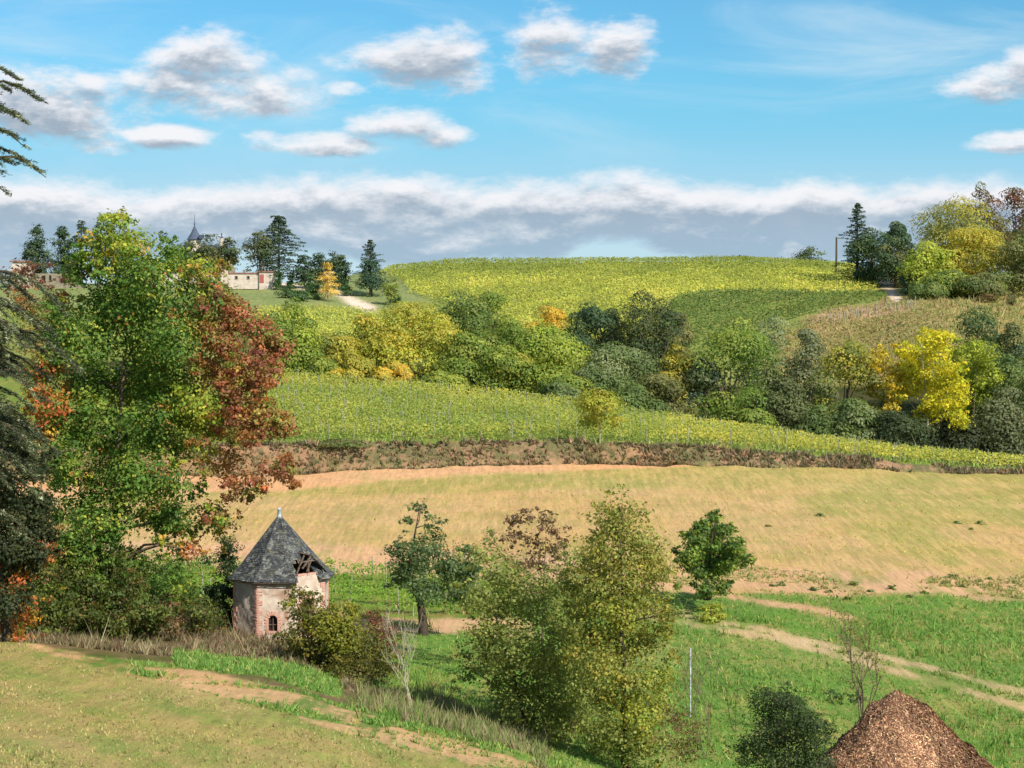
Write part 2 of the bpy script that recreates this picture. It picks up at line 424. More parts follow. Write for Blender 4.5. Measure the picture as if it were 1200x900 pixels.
# ------------------------------------------------------------------ mesh makers
def mesh_np(name, V, Fc, mat, parent=None, attrs=None, nper=4, smooth_=False):
    me = bpy.data.meshes.new(name); V = np.asarray(V, np.float32); Fc = np.asarray(Fc, np.int32)
    me.vertices.add(len(V)); me.vertices.foreach_set('co', V.ravel())
    nf = len(Fc); me.loops.add(nf*nper); me.loops.foreach_set('vertex_index', Fc.ravel())
    me.polygons.add(nf); me.polygons.foreach_set('loop_start', np.arange(nf, dtype=np.int32)*nper)
    if smooth_: me.polygons.foreach_set('use_smooth', np.ones(nf, bool))
    for k_, arr in (attrs or {}).items():
        arr = np.asarray(arr, np.float32)
        if arr.ndim == 2:
            at_ = me.attributes.new(k_, 'FLOAT_COLOR', 'POINT')
            at_.data.foreach_set('color', np.concatenate([arr, np.ones((len(arr), 1), np.float32)], 1).ravel())
        else:
            at_ = me.attributes.new(k_, 'FLOAT', 'POINT'); at_.data.foreach_set('value', arr)
    me.update(calc_edges=True); me.materials.append(mat)
    o = bpy.data.objects.new(name, me); C.objects.link(o)
    if parent: o.parent = parent
    return o
def tag(o, label=None, cat=None, group=None, kind=None):
    if label: o['label'] = label
    if cat: o['category'] = cat
    if group: o['group'] = group
    if kind: o['kind'] = kind
    return o
def thing(name, loc, label, cat, group=None, rz=0):
    o = bpy.data.objects.new(name, None); C.objects.link(o); o.location = loc; o.rotation_euler.z = rz
    o.empty_display_size = .3
    return tag(o, label, cat, group)
class MB:
    """collects verts and faces of any size into one mesh"""
    def __init__(s): s.v, s.f, s.c = [], [], []
    def add(s, vs, fs, c=None):
        o = len(s.v); s.v += [tuple(map(float, p)) for p in vs]; s.f += [[o + i for i in f] for f in fs]
        if c is not None: s.c += [tuple(c)] * len(vs)
    def box(s, c, size, rz=0, axes=None, col=None):
        hx, hy, hz = [k_/2 for k_ in size]
        P = np.array([(i, j, k_) for k_ in (-hz, hz) for j in (-hy, hy) for i in (-hx, hx)])
        if axes is not None: P = P @ np.array(axes)
        elif rz:
            cr, sr = math.cos(rz), math.sin(rz); P = P @ np.array([[cr, sr, 0], [-sr, cr, 0], [0, 0, 1]])
        s.add(P + np.array(c), [[0,2,3,1],[4,5,7,6],[0,1,5,4],[2,6,7,3],[0,4,6,2],[1,3,7,5]], col)
    def tube(s, pts, rad, n=6, cap=True):
        pts = np.asarray(pts, float); rad = np.broadcast_to(rad, len(pts)); o = len(s.v)
        d = np.gradient(pts, axis=0); d /= np.linalg.norm(d, axis=1)[:, None] + 1e-9
        ref = np.array([1., .13, 0]) if abs(d[0][2]) > .7 else np.array([0, 0, 1.])
        for p, t_, r in zip(pts, d, rad):
            a_ = np.cross(t_, ref); a_ /= np.linalg.norm(a_) + 1e-9; b_ = np.cross(t_, a_)
            for i in range(n):
                q = p + r * (math.cos(2*PI*i/n) * a_ + math.sin(2*PI*i/n) * b_); s.v.append(tuple(q))
        for k_ in range(len(pts)-1):
            for i in range(n):
                a1 = o + k_*n + i; b1 = o + k_*n + (i+1) % n
                s.f.append([a1, b1, b1 + n, a1 + n])
        if cap: s.f.append([o + (len(pts)-1)*n + i for i in range(n)])
    def build(s, name, mat, parent=None, smooth_=False):
        me = bpy.data.meshes.new(name); me.from_pydata(s.v, [], s.f)
        if s.c:
            at_ = me.attributes.new('col', 'FLOAT_COLOR', 'POINT')
            at_.data.foreach_set('color', np.array([(*c, 1) for c in s.c], np.float32).ravel())
        if smooth_: me.polygons.foreach_set('use_smooth', np.ones(len(s.f), bool))
        me.update(); me.materials.append(mat)
        o = bpy.data.objects.new(name, me); C.objects.link(o)
        if parent: o.parent = parent
        return o
def unit(a): return a / (np.linalg.norm(a, axis=-1, keepdims=True) + 1e-9)
def leaf_quads(P, N, S, rng, aspect=.6, T=None):
    n = len(P); N = unit(N)
    if T is None: T = rng.normal(size=(n, 3))
    T = unit(T - N * (T*N).sum(1)[:, None]); B = np.cross(N, T); S = np.asarray(S)[:, None]
    fold = N * S * .12
    V = np.stack([P - T*S*.5, P + B*S*.5*aspect + fold, P + T*S*.5, P - B*S*.5*aspect + fold], 1).reshape(-1, 3)
    return V, np.arange(n*4).reshape(-1, 4)
def palette_pick(rng, pal, n):
    cols = np.array([lin(c[:3]) for c in pal]); w = np.array([c[3] if len(c) > 3 else 1 for c in pal], float); w /= w.sum()
    return cols[rng.choice(len(pal), n, p=w)]
DENS = 1.2
ALB = 1.05      # photo colour of a sunlit leaf -> albedo
def leaf_obj(name, P, N, S, Cc, rng, parent, mat='leaf', aspect=.62, T=None, jit=.28):
    V, Fc = leaf_quads(P, N, S, rng, aspect, T)
    Cc = Cc * rng.uniform(1-jit, 1+jit, (len(P), 1)) * (1 + rng.normal(0, .05, (len(P), 3)))
    return mesh_np(name, V, Fc, M[mat], parent, {'col': np.clip(np.repeat(Cc * ALB, 4, 0), .004, .9)})

# ------------------------------------------------------------------ trees
def blob_crown(rng, H, W, cb, nb, nleaf, pal, leaf=.3, profile='round', clump=.16, rb=.2, patch=None, shell=False):
    """returns leaf points, normals, colours and the clump centres, in tree coordinates"""
    t = np.sort(rng.uniform(0, 1, nb)); t[-1] = 1.0
    if profile == 'round': pr = np.sqrt(np.clip(1 - (np.maximum(t - .35, 0)/.68)**2.3, .08, 1)) * (.72 + .28*np.minimum(t/.35, 1))
    elif profile == 'cone': pr = (1 - t) * .92 + .08
    elif profile == 'broad': pr = np.clip(1 - t**3.2, .1, 1)
    else: pr = np.clip(.62 + .3*np.sin(t*PI), .1, 1) * np.clip((1-t)*4, .3, 1)
    a = rng.uniform(0, 2*PI, nb) + np.arange(nb) * 2.4; rr = np.sqrt(rng.uniform(.12, 1, nb))
    rad = W * rb * rng.uniform(.6, 1.25, nb) * (.55 + .45*pr)
    R = np.maximum(W/2 * pr - rad*.7, 0) * rr
    cen = np.stack([R*np.cos(a), R*np.sin(a), cb*H + (H*(1-cb)) * t], 1)
    bc = palette_pick(rng, pal, nb)
    if patch: bc = np.array([patch(c_, b_) for c_, b_ in zip(cen / np.array([W/2, W/2, H]), bc)])
    nsub = 16
    w = rad**2; w /= w.sum(); bi = rng.choice(nb, nleaf // 10 + 1, p=w)
    d = unit(rng.normal(size=(len(bi), 3))); d[:, 2] = np.abs(d[:, 2]) * np.where(rng.random(len(bi)) < .78, 1, -1)
    cl = cen[bi] + d * (rad[bi] * rng.uniform(.5, 1.05, len(bi)))[:, None] * np.array([1, 1, .8])
    ci_ = rng.integers(0, len(bi), nleaf)
    off = rng.normal(size=(nleaf, 3)) * (rad[bi[ci_]] * clump * 1.15)[:, None] * np.array([1.2, 1.2, .7])
    P = cl[ci_] + off
    if shell:
        bj = rng.choice(nb, nleaf, p=w); dd = unit(rng.normal(size=(nleaf, 3)) + np.array([.12, -.25, .55]))
        lump = .82 + .34*vnoise(dd[:, 0]*3 + bj*7, dd[:, 1]*3 + dd[:, 2]*4, 1.0, 3)
        P = cen[bj] + dd*(rad[bj]*lump*rng.uniform(.86, 1.06, nleaf))[:, None]*np.array([1, 1, .85])
        N = dd*1.2 + rng.normal(size=(nleaf, 3))*.3
        return P, N, bc[bj]*.75 + palette_pick(rng, pal, nleaf)*.25, cen, rad
    outw = unit(cl - np.array([0, 0, H*(cb + (1-cb)*.4)]))
    N = d[ci_] * 1.0 + outw[ci_] * .55 + rng.normal(size=(nleaf, 3)) * .3 + np.array([0, 0, .25])
    Cc = bc[bi[ci_]] * .65 + palette_pick(rng, pal, len(bi))[ci_] * .35
    return P, N, Cc, cen, rad
def fit(P, H, W, extra, z0):
    hi = np.percentile(P[:, 2], 98.3); rx = np.percentile(np.hypot(P[:, 0], P[:, 1]), 95)
    s = np.array([W/2 / rx, W/2 / rx, H / hi])
    return P*s, extra*s
def limb(a, b, rng, bend=.15, n=6, up=.0):
    t = np.linspace(0, 1, n)[:, None]; a, b = np.asarray(a, float), np.asarray(b, float); Ld = np.linalg.norm(b - a)
    wob = np.cumsum(rng.normal(0, bend*Ld/n, (n, 3)), 0); wob -= wob[0] + (wob[-1]-wob[0])*t
    p = a + (b - a)*t + wob; p[:, 2] += up * Ld * (np.sin(t[:, 0]*PI)); return p
def tree(name, label, u, Y, vtop, wpx, pal, cat='tree', seed=0, cb=.22, nb=34, nleaf=4500, leaf=.42, profile='round',
         group=None, bark='bark', rb=.2, clump=.16, patch=None, trunk=True, limbs=10, vbase=None, lean=(0, 0), tr=.022):
    rng = np.random.default_rng(int(u*13 + Y*7 + seed))
    x, y, z = spot(u, Y)
    H = top_z(vtop, Y) - z; W = wpx * px(Y)
    root = thing(name, (x, y, z - .05), label, cat, group)
    nleaf = int(nleaf * DENS); nb = int(nb*1.25)
    P, N, Cc, cen, rad = blob_crown(rng, H, W, cb, nb, nleaf, pal, leaf, profile, clump*1.25, rb*1.15, patch, Y > 250 and trunk and 'woodland' in name)
    P, cen = fit(P, H, W, cen, 0)
    P[:, 0] += lean[0]*P[:, 2]; cen[:, 0] += lean[0]*cen[:, 2]
    P[:, 2] = np.maximum(P[:, 2], .05)
    if 'woodland' in name: Cc = Cc*1.16
    leaf_obj('crown' if trunk else 'foliage', P, N, rng.uniform(.6, 1.25, len(P))*leaf, Cc, rng, root, jit=.2 if Y < 150 else .13)
    mb = MB()
    if trunk:
        th = H*max(cb + .38, .6); tp = limb((0, 0, 0), (lean[0]*th, 0, th), rng, .08, 7)
        r0 = H*tr; mb.tube(tp, np.linspace(r0, r0*.3, 7), 7)
        order = rng.choice(len(cen), min(limbs, len(cen)), replace=False)
        for i in order:
            f_ = rng.uniform(.3, .85); k_ = int(f_*6); a = tp[k_]
            mb.tube(limb(a, cen[i], rng, .18, 5, .08), np.linspace(r0*.42, r0*.08, 5), 4)
        mb.build('trunk', M[bark], root, True)
    else:
        for i in range(limbs):
            b_ = cen[rng.integers(len(cen))]; mb.tube(limb((rng.normal(0, .08), rng.normal(0, .08), 0), b_, rng, .2, 5), np.linspace(.05, .012, 5), 4)
        mb.build('stem', M[bark], root, True)
    return root
def blob_tree(name, label, u, Y, v0, blobs, cat='tree', dens=1.0, leaf=.2, clump=.22, bark='bark', r0=.22, trunk_v=None, depth=1.0, sub=12, limbn=5, trunk_pts=None, outer=.45, seed=0, ragged=True, mix=None):
    """blobs: (photo column, photo row, radius px, palette, leaves)"""
    rng = np.random.default_rng(int(u + Y*3 + seed)); x, y, z = spot(u, Y)
    if v0 is not None: z = min(z + .2, max(z, z_at(v0, Y)))
    root = thing(name, (x, y, z), label, cat); s = px(Y)
    Ps, Ns, Ss, Cs, cen = [], [], [], [], []
    ex = []
    for (bu, bv, br, pal, nl) in (blobs if ragged else []):
        for q in range(2):
            a_ = rng.uniform(0, 2*PI); ex.append((bu + br*1.0*math.cos(a_), bv + br*.9*math.sin(a_), br*.5, pal, nl*.16))
    nmain = len(blobs)
    for bi_, (bu, bv, br, pal, nl) in enumerate(list(blobs) + ex):
        nl = int(nl*dens); c = np.array([(bu-600)*s*1.005 - x, rng.uniform(-1, 1)*depth*s*60, z_at(bv, Y) - z]); r = br*s
        if bi_ < nmain: cen.append(c)
        nc = max(nl//sub, 3); d = unit(rng.normal(size=(nc, 3))); rr = rng.uniform(outer, 1.0, nc)**.8
        cl = c + d*(rr*r)[:, None]*np.array([1, 1, .85]); cc = palette_pick(rng, pal, nc)
        if mix:
            cu = 600 + (cl[:, 0] + x)/s/1.005; sw = rng.random(nc) < np.clip((cu - mix[0])/(mix[1] - mix[0]), 0, .9); cc[sw] = palette_pick(rng, mix[2], int(sw.sum()))
        i = rng.integers(0, nc, nl); off = rng.normal(size=(nl, 3))*r*clump*np.array([1, 1, .6])
        Ps.append(cl[i] + off); Ns.append(d[i]*.9 + rng.normal(size=(nl, 3))*.45 + np.array([0,0,.3])); Ss.append(rng.uniform(.6, 1.3, nl)*leaf); Cs.append(cc[i])
    P = np.concatenate(Ps); P[:, 2] = np.maximum(P[:, 2], .03)
    leaf_obj('crown', P, np.concatenate(Ns), np.concatenate(Ss), np.concatenate(Cs), rng, root)
    mb = MB(); tp = trunk_pts
    if tp is None:
        top = max(cen, key=lambda q: q[2]); tp = [(0,0,-.2), tuple(top*.92)]; tp = limb(tp[0], tp[1], rng, .06, 9)
    else: tp = np.array([((a-600)*s - x, 0, z_at(b, Y) - z) for a, b in tp]); tp = np.stack([np.interp(np.linspace(0, len(tp)-1, 9), np.arange(len(tp)), tp[:, k_]) for k_ in range(3)], 1)
    mb.tube(tp, r0*np.linspace(1, .16, 9)**1.5, 8)
    skel = [(tp[k_], r0*(1 - .84*k_/8)**1.5) for k_ in range(1, 8)]
    mid = tp[4]
    for c in sorted(cen, key=lambda q: np.hypot(q[0] - np.interp(q[2], tp[:, 2], tp[:, 0]), q[1])):
        best = min(skel, key=lambda q: np.linalg.norm(q[0] - c) + 1.6*max(0, q[0][2] - c[2] + .25*abs(c[0])) - 1.2*q[1])
        Ld = np.linalg.norm(best[0] - c); ra = min(best[1]*.72, .02 + .022*Ld)
        main = limb(best[0], c, rng, .22, 7, .07); rr_ = np.linspace(ra, max(ra*.35, .012), 7); mb.tube(main, rr_, 5)
        skel += [(main[k_], rr_[k_]) for k_ in (2, 3, 4, 5, 6)]
        for q in range(limbn):
            tgt = c + rng.normal(0, .32*s*24, 3); mb.tube(limb(main[rng.integers(4, 7)], tgt, rng, .25, 5), np.linspace(max(ra*.3, .012), .006, 5), 3)
    mb.build('trunk', M[bark], root, True)
    return root
def conifer(name, label, u, Y, vtop, wpx, pal, seed=0, layers=16, droop=.12, cb=.08, leaf=.5, nleaf=4200, irr=.25, group=None, flat=False, cat='tree'):
    rng = np.random.default_rng(int(u*17 + Y + seed)); x, y, z = spot(u, Y)
    H = top_z(vtop, Y) - z; W = wpx*px(Y); nleaf = int(nleaf*1.4); root = thing(name, (x, y, z-.05), label, cat, group)
    mb = MB(); mb.tube(limb((0,0,0), (0,0,H*.97), rng, .02, 8), np.linspace(H*.022, H*.004, 8), 7)
    Ps, Ns, Cs = [], [], []
    nbr = layers*6; per = max(nleaf // nbr, 8)
    for i in range(nbr):
        t = (i + rng.random()) / nbr; h = H*(cb + (1 - cb)*t)
        Lr = W/2 * 1.15 * ((1-t)**.72 if not flat else np.clip(1.1 - t**2.2, .25, 1)) * rng.uniform(1 - irr*1.6, 1.12) + .25
        a = i*2.399 + rng.normal(0, .3); d = np.array([math.cos(a), math.sin(a), 0])
        tip = d*Lr + np.array([0, 0, h + (.16*Lr if not flat else .05*Lr) - droop*Lr])
        p = limb((0,0,h), tip, rng, .05, 4, .06); mb.tube(p, np.linspace(H*.006, .02, 4), 3)
        s = rng.uniform(.12, 1, per)**.8
        q = np.stack([np.interp(s, np.linspace(0,1,4), p[:, k_]) for k_ in range(3)], 1)
        wd = Lr*.32*(1.2 - s) + .15
        side = np.array([-d[1], d[0], 0]); q += side*(rng.uniform(-1, 1, per)*wd)[:, None]; q[:, 2] += rng.normal(0, .12, per) - np.abs(rng.normal(0, .1, per))
        Ps.append(q); Ns.append(np.array([0,0,1.]) + rng.normal(size=(per,3))*.5); Cs.append(palette_pick(rng, pal, 1).repeat(per, 0))
    P, N, Cc = map(np.concatenate, (Ps, Ns, Cs)); P[:, 2] = np.clip(P[:, 2], .1, H)
    leaf_obj('crown', P, N, rng.uniform(.6, 1.2, len(P))*leaf, Cc, rng, root, 'needle', .55)
    mb.build('trunk', M['darkbark'], root, True)
    return root
def twigs(mb, rng, p, d, length, r, depth, spread=.55, nmin=2, nmax=4, up=.15, sides=4, ends=None):
    n = 4; pts = [np.array(p)]; dd = np.array(d, float)
    for i in range(n):
        dd = unit(dd + rng.normal(0, .12, 3) + np.array([0, 0, up*.3])); pts.append(pts[-1] + dd*length/n)
    mb.tube(pts, np.linspace(r, r*.6, n+1), sides if depth > 1 else 3, cap=False)
    if ends is not None: ends.append((pts[-1], dd))
    if depth <= 0: return
    for k_ in range(rng.integers(nmin, nmax+1)):
        nd = unit(dd + rng.normal(0, spread, 3) + np.array([0, 0, up]))
        q = pts[rng.integers(2, n+1)]
        twigs(mb, rng, q, nd, length*rng.uniform(.55, .8), r*.58, depth-1, spread, nmin, nmax, up, sides, ends)

# ================================================================== LAND
def build_land():
    ys = [-150, -80, -40, -15, 0, 12, 24, 34, 40, 45]
    y = 45.0
    while y < 700: y += y*.0062 if (y < 200 or y > 214) else .45; ys.append(y)
    ys += [760, 850, 1000, 1250, 1600, 2100, 2700, 3180]
    ys = np.array(ys)
    s_in = np.linspace(-.30, .30, 286)
    s_out = np.array([.315, .34, .38, .43, .5, .6, .75, 1.0, 1.5, 2.5])
    s = np.concatenate([-s_out[::-1], s_in, s_out])
    Yg, S = np.meshgrid(ys, s, indexing='ij')
    Xg = S * np.maximum(Yg, 60)
    z = ground(Xg, Yg)
    x, y, zf = Xg.ravel(), Yg.ravel(), z.ravel()
    zi, u, v = zones(x, y, zf)
    zi[y < 40] = ZN.index('near')
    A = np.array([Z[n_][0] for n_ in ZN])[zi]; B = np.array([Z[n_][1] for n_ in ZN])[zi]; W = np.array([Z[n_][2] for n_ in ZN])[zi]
    nr, ncol = len(ys), len(s)
    # a light one-step blend across zone borders
    def bl(a):
        a = a.reshape(nr, ncol, -1); r = a.copy()
        r[:, 1:-1] = a[:, 1:-1]*.5 + a[:, :-2]*.25 + a[:, 2:]*.25
        q = r.copy(); q[1:-1] = r[1:-1]*.5 + r[:-2]*.25 + r[2:]*.25
        return q.reshape(nr*ncol, -1)
    A, B, W = bl(A) * .98, bl(B) * .98, bl(W)[:, 0]
    V = np.stack([x, y, zf], 1)
    i, j = np.meshgrid(np.arange(nr-1), np.arange(ncol-1), indexing='ij')
    a = (i*ncol + j).ravel(); Fc = np.stack([a, a+1, a+ncol+1, a+ncol], 1)
    groups = {'near_field': ('near', 'nearg', 'strip', 'stripg'), 'scrub_ground': ('scrub',), 'meadow': ('meadow',),
              'dirt_track': ('track',), 'dirt_path': ('path',), 'ploughed_field': ('field', 'fieldg', 'fringe', 'orange'),
              'earth_bank': ('bank',), 'vineyard_ground': ('vinelow',), 'wood_floor': ('hollow',), 'hillside': ('hill', 'rough', 'roughp'),
              'lawn': ('lawn',), 'hill_path': ('drive',)}
    fz = zi[Fc[:, 0]]
    for name, zs in groups.items():
        msk = np.isin(fz, [ZN.index(q) for q in zs])
        if not msk.any(): continue
        f = Fc[msk]; used, inv = np.unique(f, return_inverse=True)
        o = mesh_np(name, V[used], inv.reshape(-1, 4), M['ground'], None, {'colA': A[used], 'colB': B[used], 'wB': W[used]}, smooth_=True)
        o['kind'] = 'structure'
build_land()

# ================================================================== THE ROUND-LOOKING STONE HUT
def build_hut():
    rng = np.random.default_rng(5)
    cx, cy, cz = spot(330, 103.4)
    cz = z_at(741, 103.4) - .15
    cx = (330 - 600)/F * (103.4*CP - cz*SP)
    root = thing('stone_hut', (cx, cy, cz), 'small old octagonal plastered hut with brick quoins and a broken pointed slate roof', 'hut')
    R = 2.66; He = z_at(681, 101.2) - cz; Hf = 0.0
    ang = lambda k_: -PI/2 + PI/8 + k_*PI/4          # corner angles; face k lies between corners k-1 and k, face 0 faces the camera
    cor = [np.array([R*math.cos(ang(k_)), R*math.sin(ang(k_)), 0]) for k_ in range(8)]
    def face(k_):
        a, b = cor[(k_-1) % 8], cor[k_ % 8]; d = unit(b - a); n_ = np.array([d[1], -d[0], 0]); return a, b, d, n_
    T = .38
    up = np.array([0, 0, 1.])
    wtop = {1: He + .28}
    for k_ in range(8):
        a, b, d, n_ = face(k_); Ld = np.linalg.norm(b - a); H = wtop.get(k_, He)
        # wall panel as a grid with an opening cut out and a slightly uneven skin
        ox = {0: (Ld*.42, .24, .62, .62), 1: (Ld*.40, .42, .35, 1.55)}.get(k_)   # centre, half width, sill, height to the springing
        nx, nz = 26, 44; xs = np.linspace(0, Ld, nx+1); zs = np.linspace(-1.2, H, nz+1)
        if ox:
            c0, hw, sl_, hh = ox
            xs = np.sort(np.concatenate([xs, [c0-hw, c0+hw]])); zs = np.sort(np.concatenate([zs, [sl_]]))
        mb = MB()
        idx = {}
        for iz, zz in enumerate(zs):
            for ix, xx in enumerate(xs):
                bump_ = (vnoise(xx*1 + k_*9, zz, .5, 3) - .5)*.05 + (vnoise(xx + k_*9, zz, .16, 4) - .5)*.025
                if ix in (0, len(xs)-1): bump_ = 0
                idx[ix, iz] = len(mb.v); mb.v.append(tuple(a + d*xx + up*zz + n_*bump_))
        def inside(xx, zz):
            if not ox: return False
            if abs(xx - c0) > hw or zz < sl_: return False
            return zz < sl_ + hh or (xx-c0)**2 + (zz - sl_ - hh)**2 < hw*hw
        for iz in range(len(zs)-1):
            for ix in range(len(xs)-1):
                if inside((xs[ix]+xs[ix+1])/2, (zs[iz]+zs[iz+1])/2): continue
                mb.f.append([idx[ix, iz], idx[ix+1, iz], idx[ix+1, iz+1], idx[ix, iz+1]])
        # inner skin and top give the wall its thickness
        ai, bi = a - n_*T, b - n_*T
        mb.add([ai - up*1.2, bi - up*1.2, bi + up*(H-.01), ai + up*(H-.01)], [[3,2,1,0]])
        mb.add([a + up*H, b + up*H, bi + up*H, ai + up*H], [[0,1,2,3]])
        mb.build('wall', M['plaster'], root)
        if ox:
            rv = MB(); arc = [(c0-hw, sl_)] + [(c0 - hw*math.cos(t_), sl_+hh+hw*math.sin(t_)) for t_ in np.linspace(0, PI, 9)] + [(c0+hw, sl_)]
            for (p, q), (r_, s_) in zip(arc, arc[1:] + arc[:1]):
                A0, B0 = a + d*p + up*q, a + d*r_ + up*s_
                rv.add([A0 + n_*.01, B0 + n_*.01, B0 - n_*.3, A0 - n_*.3], [[0,3,2,1]])
            w = rv.build('window_reveal', M['brick'], root)
            gl = MB(); gl.add([a + d*p + up*q - n_*.22 for p, q in arc], [list(range(len(arc)))])
            gl.build('dark_opening', M['dark'], w)
            br = MB()
            for q in (0,):
                br.box(a + d*(c0 + q*hw) + up*(sl_ + hh*.6) - n_*.12, (.03, .03, hh*1.2 + hw*.9), math.atan2(d[1], d[0]))
            br.box(a + d*c0 + up*(sl_ + hh*.55) - n_*.12, (hw*2, .03, .035), math.atan2(d[1], d[0]))
            br.build('window_bar', M['timber'], w)
            # brick surround: jambs, arch and sill, brick by brick
            rz = math.atan2(d[1], d[0]); course = .085
            bricks = []
            nz_ = int((hh + .1) / course)
            for q in range(nz_):
                ln = .20 if q % 2 else .13
                for sgn in (-1, 1):
                    bricks.append((a + d*(c0 + sgn*(hw + ln/2)) + up*(sl_ + (q+.5)*course) + n_*(-.02 + rng.uniform(.0, .02)), (ln-.012, .12, course-.014), rz, 0))
            na = 9 if k_ == 0 else 13
            for q in range(na):
                t_ = PI*(q+.5)/na; rr = hw + .115
                bricks.append((a + d*(c0 - rr*math.cos(t_)) + up*(sl_ + hh + rr*math.sin(t_)) + n_*(-.02 + rng.uniform(0, .02)), (.22, .12, .085 if k_ == 0 else .1), rz, math.pi - t_))
            for q in range(6 if k_ == 0 else 8):
                bricks.append((a + d*(c0 - hw - .13 + (q+.5)*(2*hw+.26)/6*(1 if k_ == 0 else .75)) + up*(sl_ - .06) + n_*.0, (.09, .13, .11), rz, 0))
            place_bricks(bricks, root, d, n_, rng)
    # brick quoins up every corner: alternate long and short courses on the two faces that meet there
    for c_ in range(8):
        P0 = cor[c_]
        vis = c_ in (1, 7, 6)
        if c_ == 0: continue
        for side in (0, 1):
            k_ = c_ if side == 0 else (c_ + 1) % 8
            a, b, d, n_ = face(k_); rz = math.atan2(d[1], d[0]); bricks = []
            sgn = -1 if side == 0 else 1
            Hc = max(wtop.get(k_, He), He) - .05
            course = .088
            for q in range(int((Hc + .1) / course)):
                if rng.random() < .06: continue
                group_ = (q // 3) % 2
                ln = (.32 if (group_ ^ side) else .15)
                bricks.append((P0 + d*sgn*(ln/2) + up*(-.1 + (q+.5)*course) + n_*rng.uniform(-.035, -.018), (ln - .014, .12, course - .016), rz, 0))
            if vis and not (c_ == 6 and side == 0) and not (c_ == 1 and side == 1): place_bricks(bricks, root, d, n_, rng)
            else:
                mb = MB()
                for cc, sz, r_, _ in bricks: mb.box(cc, sz, r_)
                o = mb.build('brickwork', M['brick'], root); o['kind'] = 'stuff'
    # row of bricks under the broken lucarne
    a, b, d, n_ = face(1); Ld = np.linalg.norm(b-a); rz = math.atan2(d[1], d[0])
    place_bricks([(a + d*(.3 + q*.21) + up*(wtop[1] + .045) + n_*(-.1 + rng.uniform(-.02, .02)), (.195, .24, .08), rz, 0) for q in range(6)], root, d, n_, rng)
    # fallen plaster shows rubble near the ground
    mb = MB()
    for k_ in (7, 0):
        a, b, d, n_ = face(k_); Ld = np.linalg.norm(b-a)
        for q in range(46):
            p = a + d*rng.uniform(.1, Ld-.1) + up*rng.uniform(-.1, .55) * rng.random() + n_*.0
            mb.box(p, rng.uniform(.08, .2, 3)*np.array([1, .5, .6]), math.atan2(d[1], d[0]) + rng.normal(0, .1))
    o = mb.build('rubble', M['whitewall'], root); o['kind'] = 'stuff'
    # ---- roof: steep pyramid with a small kick at the eaves; courses of slate
    apex = np.array([-.10, 0, z_at(603, 103.4) - cz]); Re = R + .20
    eave = [np.array([Re*math.cos(ang(k_)), Re*math.sin(ang(k_)), He - .06 + .02*math.sin(k_*2.)]) for k_ in range(8)]
    roof = None
    deck = MB()
    hole = lambda k_, s_, t_: k_ == 1 and .06 < s_ < .74 and t_ < .34 - .35*abs(s_ - .30)
    def rp(k_, s_, t_):
        """point on facet k: s across, t up"""
        l, r_ = eave[(k_-1) % 8], eave[k_ % 8]; p = (l + (r_ - l)*s_)*(1-t_) + apex*t_
        kick = max(0, .16 - t_)/.16; p = p + np.array([p[0], p[1], 0]) * .035*kick - up*(-.05*kick)
        sag = .045*math.sin(s_*PI)*math.sin(t_*PI); return p - up*sag
    sl = MB()
    for k_ in range(8):
        l, r_ = eave[(k_-1) % 8], eave[k_ % 8]; e = unit(r_ - l); mid = (l+r_)/2; upv = unit(apex - mid); nn = unit(np.cross(e, upv))
        if nn[2] < 0: nn = -nn
        NS, NT = 12, 14
        for i in range(NT):
            for j in range(NS):
                if hole(k_, (j+.5)/NS, (i+.5)/NT): continue
                q = [rp(k_, j/NS, i/NT), rp(k_, (j+1)/NS, i/NT), rp(k_, (j+1)/NS, (i+1)/NT), rp(k_, j/NS, (i+1)/NT)]
                deck.add([p_ - nn*.05 for p_ in q], [[0,1,2,3]])
        NC = 36; span = np.linalg.norm(r_ - l)
        for i in range(NC):
            t0 = i/NC; wrow = span*(1-t0); nsl = max(int(wrow/.16), 1)
            for j in range(nsl + 1):
                s0 = np.clip((j - (.5 if i % 2 else 0))/nsl, 0, 1); s1 = np.clip((j + 1 - (.5 if i % 2 else 0))/nsl, 0, 1)
                if s1 - s0 < .15/nsl: continue
                sm = (s0+s1)/2
                if hole(k_, sm, t0) or (k_ == 1 and hole(k_, np.clip(sm + rng.normal(0, .05), 0, 1), t0 + rng.normal(0, .03))): continue
                if rng.random() < .012: continue
                g = .03/nsl; jit = rng.normal(0, .006)
                p0, p1 = rp(k_, s0 + g, t0), rp(k_, s1 - g, t0); t2 = min(t0 + 1.55/NC, 1)
                p2, p3 = rp(k_, s1 - g, t2), rp(k_, s0 + g, t2)
                off = rng.uniform(.018, .04)
                drop = -upv*(abs(jit)*3)
                v_ = [p0 + nn*off + drop, p1 + nn*(off + jit) + drop, p2 - nn*.0, p3 - nn*.0]
                v_ += [q - nn*.014 for q in v_]
                base = lin((66, 68, 70)) if rng.random() < .75 else lin((92, 93, 90))
                if rng.random() < .04: base = lin((104, 100, 82))
                sl.add(v_, [[0,1,2,3],[7,6,5,4],[0,4,5,1],[1,5,6,2],[3,7,4,0]], base*rng.uniform(.7, 1.3)*.8)
    roof = deck.build('roof', M['timber'], root)
    o = sl.build('slates', M['slate'], roof); o['kind'] = 'stuff'
    hip = MB()
    for k_ in range(8):
        pts = [rp(k_, 1, t_)*1.0 + up*.035 for t_ in np.linspace(.0, .97, 8)]
        hip.tube(pts, .022, 5)
    for v_ in hip.v: hip.c.append(tuple(lin((70,72,74))))
    hip.build('hip_ridge', M['slate'], roof, True)
    fn = MB(); top = apex + np.array([0,0,-.25])
